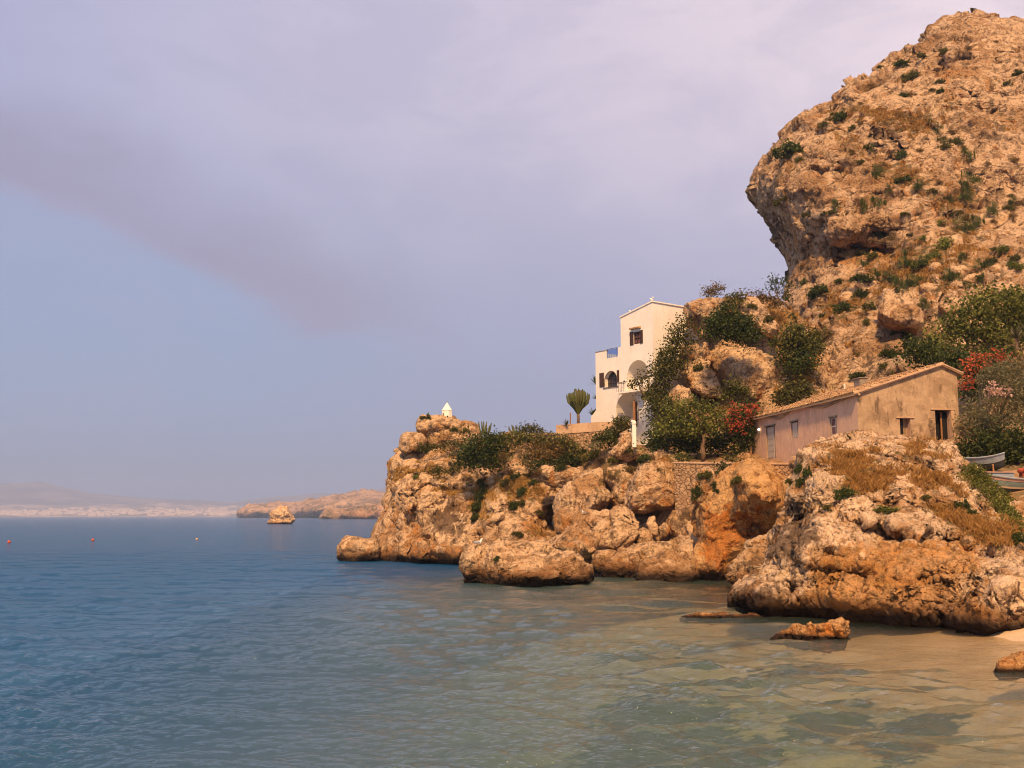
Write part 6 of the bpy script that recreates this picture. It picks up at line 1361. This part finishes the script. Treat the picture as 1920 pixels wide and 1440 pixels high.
# ivy carpet with pale flowers on the right flank
SEED[0] += 1; rng = np.random.default_rng(SEED[0]); pts = []; fl = []
for _ in range(1500):
    t = rng.random(); x = 1815 + 95 * t + rng.normal(0, 9); y = 885 + 105 * t + rng.normal(0, 10) - 14 * math.sin(t * 3)
    h_ = hit(x, y)
    if h_: (fl if rng.random() < .05 else pts).append(tuple(h_[0] + h_[1] * rng.uniform(.02, .18)))
pts = np.array(pts); pts = np.repeat(pts, 9, 0) + rng.normal(0, .07, (len(pts) * 9, 3))
V, F = leaves(pts, .09, rng, .6, .4); iv = thing('trailing_ivy', tuple(pts[0]), 'dense trailing ivy with tiny pale flowers covering the right flank of the crag', 'ivy')
me = new_mesh('leaves', V, F, G_BRIGHT, False); shift(me, iv.location); link('leaves', me, iv)
if fl:
    V, F = leaves(np.array(fl) + np.array([0, -.05, .08]), .07, rng, .9, .4); me = new_mesh('blossom', V, F, G_PINK, False); shift(me, iv.location); link('blossom', me, iv)

# bare twigs on the cliff skyline
for i, (x, y, h_) in enumerate([(1540,209,14),(1560,205,20),(1503,222,10),(1610,166,12),(1434,307,10),(1424,325,9)]):
    q = hit(x + 3, y + 4); Yt = q[0].y if q else 117
    b = P(x, y + 5, Yt); t = MB(); rd = random.Random(i)
    for k in range(7):
        e = b + Vector((rd.uniform(-.4, .4), rd.uniform(-.3, .3), 1)) * h_ * Yt / FPX * rd.uniform(.6, 1.1); mm = b.lerp(e, .5) + Vector((rd.uniform(-.1, .1), 0, 0))
        t.tube([b, mm, e], [.035, .025, .012], 4); 
        for _ in range(2): t.tube([mm, mm + Vector((rd.uniform(-.4, .4), 0, rd.uniform(.2, .5)))], [.02, .01], 4)
    tag(t.build('bare_bush', M_BARK), ['leafless twigs on the cliff skyline, left of the tall twig bush in the notch', 'tallest leafless twig bush, in the notch of the cliff skyline', 'leafless twigs halfway down the sloping left skyline of the cliff', 'leafless twigs on the square shoulder above the skyline notch', 'leafless twigs above the leftmost tip of the cliff', 'leafless twigs at the leftmost tip of the cliff, lower tuft'][i], 'bush', 'bare bushes on the cliff skyline')

# dry grass on the rocks
def grass_on(obname, n_, hgt, wid, label, thr=.35, seed=1, minz=.15, blades=7, sp=.10):
    o = ROCKS[obname]; me = o.data; co = mco(me); no = mno(me); g_ = np.empty(len(co), np.float32); me.attributes['grass'].data.foreach_get('value', g_)
    rng = np.random.default_rng(seed); w = np.clip(g_ + perlin(co / 1.1, 6) * .5 - thr, 0, 1) * (no[:, 2] > minz) * (no[:, 1] < .4)
    if w.sum() == 0: return
    idx = rng.choice(len(co), n_, p=w / w.sum()); base = np.repeat(co[idx], blades, 0) + rng.normal(0, sp, (n_ * blades, 3)) * np.array([1, 1, .15])
    m_ = len(base); d = rng.normal(0, .45, (m_, 3)); d[:, 2] = 1; d /= np.linalg.norm(d, axis=1)[:, None]; L_ = hgt * rng.uniform(.4, 1.2, (m_, 1))
    sd_ = np.cross(d, rng.normal(size=(m_, 3))); sd_ /= np.linalg.norm(sd_, axis=1)[:, None]; sd_ *= wid
    bend = rng.normal(0, .25, (m_, 3)) * L_; bend[:, 2] = -abs(bend[:, 2]) * .5
    V = np.stack([base - sd_ - [0, 0, .03], base + sd_ - [0, 0, .03], base + d * L_ * .6 + sd_ * .6 + bend * .3, base + d * L_ + bend], 1).reshape(-1, 3)
    tag(link('dry_grass', new_mesh('dry_grass', V, np.arange(len(V)).reshape(-1, 4), G_GRASS, False)), label, 'grass', kind='stuff')
grass_on('foreground_crag', 5200, .26, .011, 'rusty dry grass growing on the foreground crag', .35, 1)
grass_on('cliff', 4000, .42, .035, 'dry orange grass on the ledges of the big cliff', .35, 2, .1)
grass_on('headland', 3000, .32, .03, 'dry grass on the ledges of the headland', .35, 3)
grass_on('rocky_hillside', 1500, .4, .04, 'dry grass on the rocks beside the villa', .35, 4)

print('LEAVES', NL)
# ================================================================== BOATS, BUOYS, BIRDS
M_HULLB = plaster('peeling_blue_paint', (0.26, 0.30, 0.34), (0.20, 0.24, 0.27), (0.34, 0.22, 0.15), 2.5, .6)
M_HULLT = plaster('peeling_teal_paint', (0.20, 0.27, 0.24), (0.15, 0.20, 0.18), (0.30, 0.18, 0.11), 2.5, .5)
M_HULLP = plaster('flaking_pink_primer', (0.50, 0.30, 0.22), (0.42, 0.25, 0.18), (0.26, 0.24, 0.23), 2.5, .6)
M_CREAM = plaster('cream_paint', (0.62, 0.46, 0.30), (0.5, 0.35, 0.22), (0.35, 0.2, 0.12), 2.5, .5)
M_REDE = simple('red_engine_paint', (0.38, 0.07, 0.03), .5, .4, 12)
M_DARKH = simple('dark_antifouling', (0.035, 0.035, 0.03), .8, .4)
def hull_rings(L_, B, H, n_=18, rake=.5):
    rings = []
    for i in range(n_ + 1):
        t = i / n_; x = t * L_; w = B * (sin(pi * min(1, .10 + t * .95)) ** .55) if t < .5 else B * max(.10, (1 - ((t - .5) / .52) ** 3.0))
        w = B * max(.02, (1 - abs(2 * t - 1) ** 2.6)); sh = H * (.84 + .34 * (2 * t - 1) ** 2)
        ks = H * .0 + .35 * H * abs(2 * t - 1) ** 4
        rings.append((x, w, sh, ks))
    return rings
def band(rings, f0, f1, o, ax, ay, out=1.0):
    """hull strake between height fractions"""
    mb = MB(); n_ = len(rings)
    pr_ = lambda f: .18 + .82 * f ** .55
    for side in (-1, 1):
        V = []
        for (x, w, sh, ks) in rings:
            for q in range(5):
                f = f0 + (f1 - f0) * q / 4; V.append(o + ax * x + ay * (side * w * pr_(f) * out * .5) + ZZ * (ks + (sh - ks) * f))
        mb.add(V, [(i * 5 + q, (i + 1) * 5 + q, (i + 1) * 5 + q + 1, i * 5 + q + 1) for i in range(n_ - 1) for q in range(4)])
    return mb
def boat(name, label, px, pykeel, Y, L_, B, H, ang, mats, hatch=True, engine=True):
    o = P(px, pykeel, Y); t = thing(name, o, label, 'boat')
    ax = Vector((cos(ang), sin(ang), 0)); ay = Vector((-sin(ang), cos(ang), 0)); r = hull_rings(L_, B, H)
    band(r, 0, .52, o, ax, ay).build('lower_hull', mats[0], t, smooth=True)
    band(r, .52, .60, o, ax, ay, 1.012).build('waterline_stripe', mats[1], t, smooth=True)
    band(r, .60, .84, o, ax, ay).build('topsides', mats[2], t, smooth=True)
    band(r, .84, 1.0, o, ax, ay, 1.015).build('sheer_strake', mats[3], t, smooth=True)
    V = []; 
    for (x, w, sh, ks) in r: V += [o + ax * x + ay * (w * .49) + ZZ * (sh - .06), o + ax * x - ay * (w * .49) + ZZ * (sh - .06)]
    MB().add(V, [(i * 2, i * 2 + 1, i * 2 + 3, i * 2 + 2) for i in range(len(r) - 1)]).build('deck', mats[2], t)
    for s_ in (-1, 1):
        MB().tube([o + ax * x + ay * (s_ * w * .505) + ZZ * sh for (x, w, sh, ks) in r], .045, 6).build('gunwale', mats[4], t)
    if hatch:
        c = o + ax * (L_ * .12) - ay * (B * .20) + ZZ * (H * .88)
        hb = MB().box(c, ax * (L_ * .25), ay * (B * .4), ZZ * .28).build('hatch', M_HULLB, t, bevel=.02); hb['base'] = t['base']
        MB().box(c - ax * .05 - ay * .05 + ZZ * .285, ax * (L_ * .25 + .1), ay * (B * .4 + .1), ZZ * .05).build('lid', M_HULLP, hb)
        MB().box(o + ax * (L_ * .40) - ay * (B * .42) + ZZ * (H * .93), ax * (L_ * .24), ay * .25, ZZ * .06).build('thwart', M_WOODR, t, bevel=.01)
    if engine:
        e = o + ax * (L_ * .455) - ay * (B * .15) + ZZ * (H * .95)
        en = MB().box(e, ax * .34, ay * .3, ZZ * .30); en.tube([e + ZZ * .33 - ax * .08, e + ZZ * .33 + ax * .5], .09, 10); en.tube([e + ax * .2 + ZZ * .3, e + ax * .2 + ZZ * .48], .1, 8); en.ball(e - ax * .10 + ZZ * .3, .13); en.tube([e + ax * .45 + ZZ * .1, e + ax * .45 + ZZ * .38], .08, 8)
        en.build('engine', M_REDE, t, smooth=False)
    for k in (.18, .5, .8):
        for s_ in (-1, 1):
            a = o + ax * (L_ * k) + ay * (s_ * B * .38) + ZZ * (H * .45); f_ = o + ax * (L_ * k) + ay * (s_ * B * .62) - ZZ * .55
            MB().tube([a, f_], .05, 5).build('prop', M_WOODR, t)
    MB().box(o - ZZ * .55 + ax * .3 - ay * .7, ax * (L_ - .6), ay * .2, ZZ * .2).build('cradle_beam', M_WOODD, t)
    return t
boat('fishing_boat', 'old wooden fishing boat with pink and teal strakes and a red engine, propped on shore', 1822, 938, 50, 5.2, 1.9, 1.12, radians(4), [M_DARKH, M_CREAM, M_HULLT, M_HULLP, M_HULLB])
boat('rowing_boat', 'faded blue boat lying behind the fishing boat, only its bow visible', 1752, 886, 57, 3.5, 1.5, .85, radians(-14), [M_DARKH, M_HULLB, M_HULLB, M_HULLB, M_HULLB], False, False)
boulder([(1880,1000),(1878,960),(1890,944),(1910,940),(1940,942),(1960,980),(1950,1010)], 47, 'pale pink rock under the boats at the right edge', 99, mat=M_FORE, voxel=.06)
# buoys
M_BUOY = simple('orange_buoy_plastic', (0.62, 0.09, 0.03), .4, .15); M_BUOYP = simple('pale_buoy_plastic', (0.75, 0.42, 0.22), .4, .15)
for px, py, mt, lab, r in [(17, 1015, M_BUOY, 'orange red mooring buoy nearest the left edge of the bay', .24), (174, 1011, M_BUOY, 'orange red mooring buoy second from the left', .23), (369, 1009, M_BUOYP, 'small pale orange buoy, rightmost of the three floating buoys', .19)]:
    d = ray(px, py + 3); k = -CAM_H / d.z; p0 = CAMP + d * k
    t = thing('buoy', (p0.x, p0.y, 0), lab, 'buoy')
    MB().ball((p0.x, p0.y, r * .62), r, 14, 10).build('float', mt, t, smooth=True)
    MB().tube([(p0.x, p0.y, r * 1.55), (p0.x, p0.y, r * 1.9)], .05, 6).build('lug', M_IRON, t)
# gulls
M_FEATH = simple('white_feathers', (0.80, 0.76, 0.70), .8, .08); M_FGREY = simple('grey_wing_feathers', (0.33, 0.32, 0.33), .8, .15); M_BEAK = simple('yellow_beak', (0.6, 0.35, 0.06), .5, .1)
def gull(px, py, label, face=1, s_=1.0):
    h_ = hit(px, py)
    if h_ is None: return
    b = h_[0]; t = thing('seagull', b, label, 'gull')
    c = b + ZZ * .27 * s_; f = Vector((face, 0, 0))
    mb = MB(); mb.tube([c - f * .26 * s_ - ZZ * .03 * s_, c - f * .16 * s_, c, c + f * .10 * s_ + ZZ * .03 * s_, c + f * .15 * s_ + ZZ * .12 * s_, c + f * .17 * s_ + ZZ * .19 * s_, c + f * .22 * s_ + ZZ * .20 * s_], [.01 * s_, .06 * s_, .095 * s_, .085 * s_, .05 * s_, .052 * s_, .015 * s_], 10)
    mb.build('body', M_FEATH, t, smooth=True)
    for sd_ in (-1, 1):
        w_ = c + Vector((0, sd_ * .075 * s_, .02 * s_)); MB().ball(w_ - f * .08 * s_, .1 * s_, 10, 6, (1.9, .35, .7)).build('wing', M_FGREY, t, smooth=True)
        MB().tube([c + Vector((0, sd_ * .03 * s_, -.07 * s_)), b + Vector((0, sd_ * .03 * s_, -.01))], .012 * s_, 5).build('leg', M_BEAK, t)
    MB().tube([c + f * .215 * s_ + ZZ * .20 * s_, c + f * .28 * s_ + ZZ * .185 * s_], [.016 * s_, .004 * s_], 6).build('beak', M_BEAK, t)
gull(897, 1027, 'white gull standing on the left end of the long flat slab', 1, 1.15)
gull(1095, 966, 'gull resting on the tan boulder behind the long slab', -1, .7)
# ================================================================== HAZE
bx0, bx1, by0, by1, bz0, bz1 = -12000, 12000, -300, 14500, -16.0, 420.0
V = [(x, y, z) for z in (bz0, bz1) for y in (by0, by1) for x in (bx0, bx1)]
F = [(0, 2, 3, 1), (4, 5, 7, 6), (0, 1, 5, 4), (2, 6, 7, 3), (0, 4, 6, 2), (1, 3, 7, 5)]
m = bpy.data.materials.new('haze_air'); m.use_nodes = True; n = NT(m.node_tree)
pv = n.add('ShaderNodeVolumePrincipled', ins={'Color': (0.52, 0.68, 1.0), 'Density': 1.5e-4, 'Anisotropy': 0.0})
on = n.add('ShaderNodeOutputMaterial'); n.l.new(pv.outputs[0], on.inputs['Volume'])
hz = link('haze', new_mesh('haze', V, F, m, False)); tag(hz, 'thin pinkish evening haze over the bay', 'haze', kind='stuff')
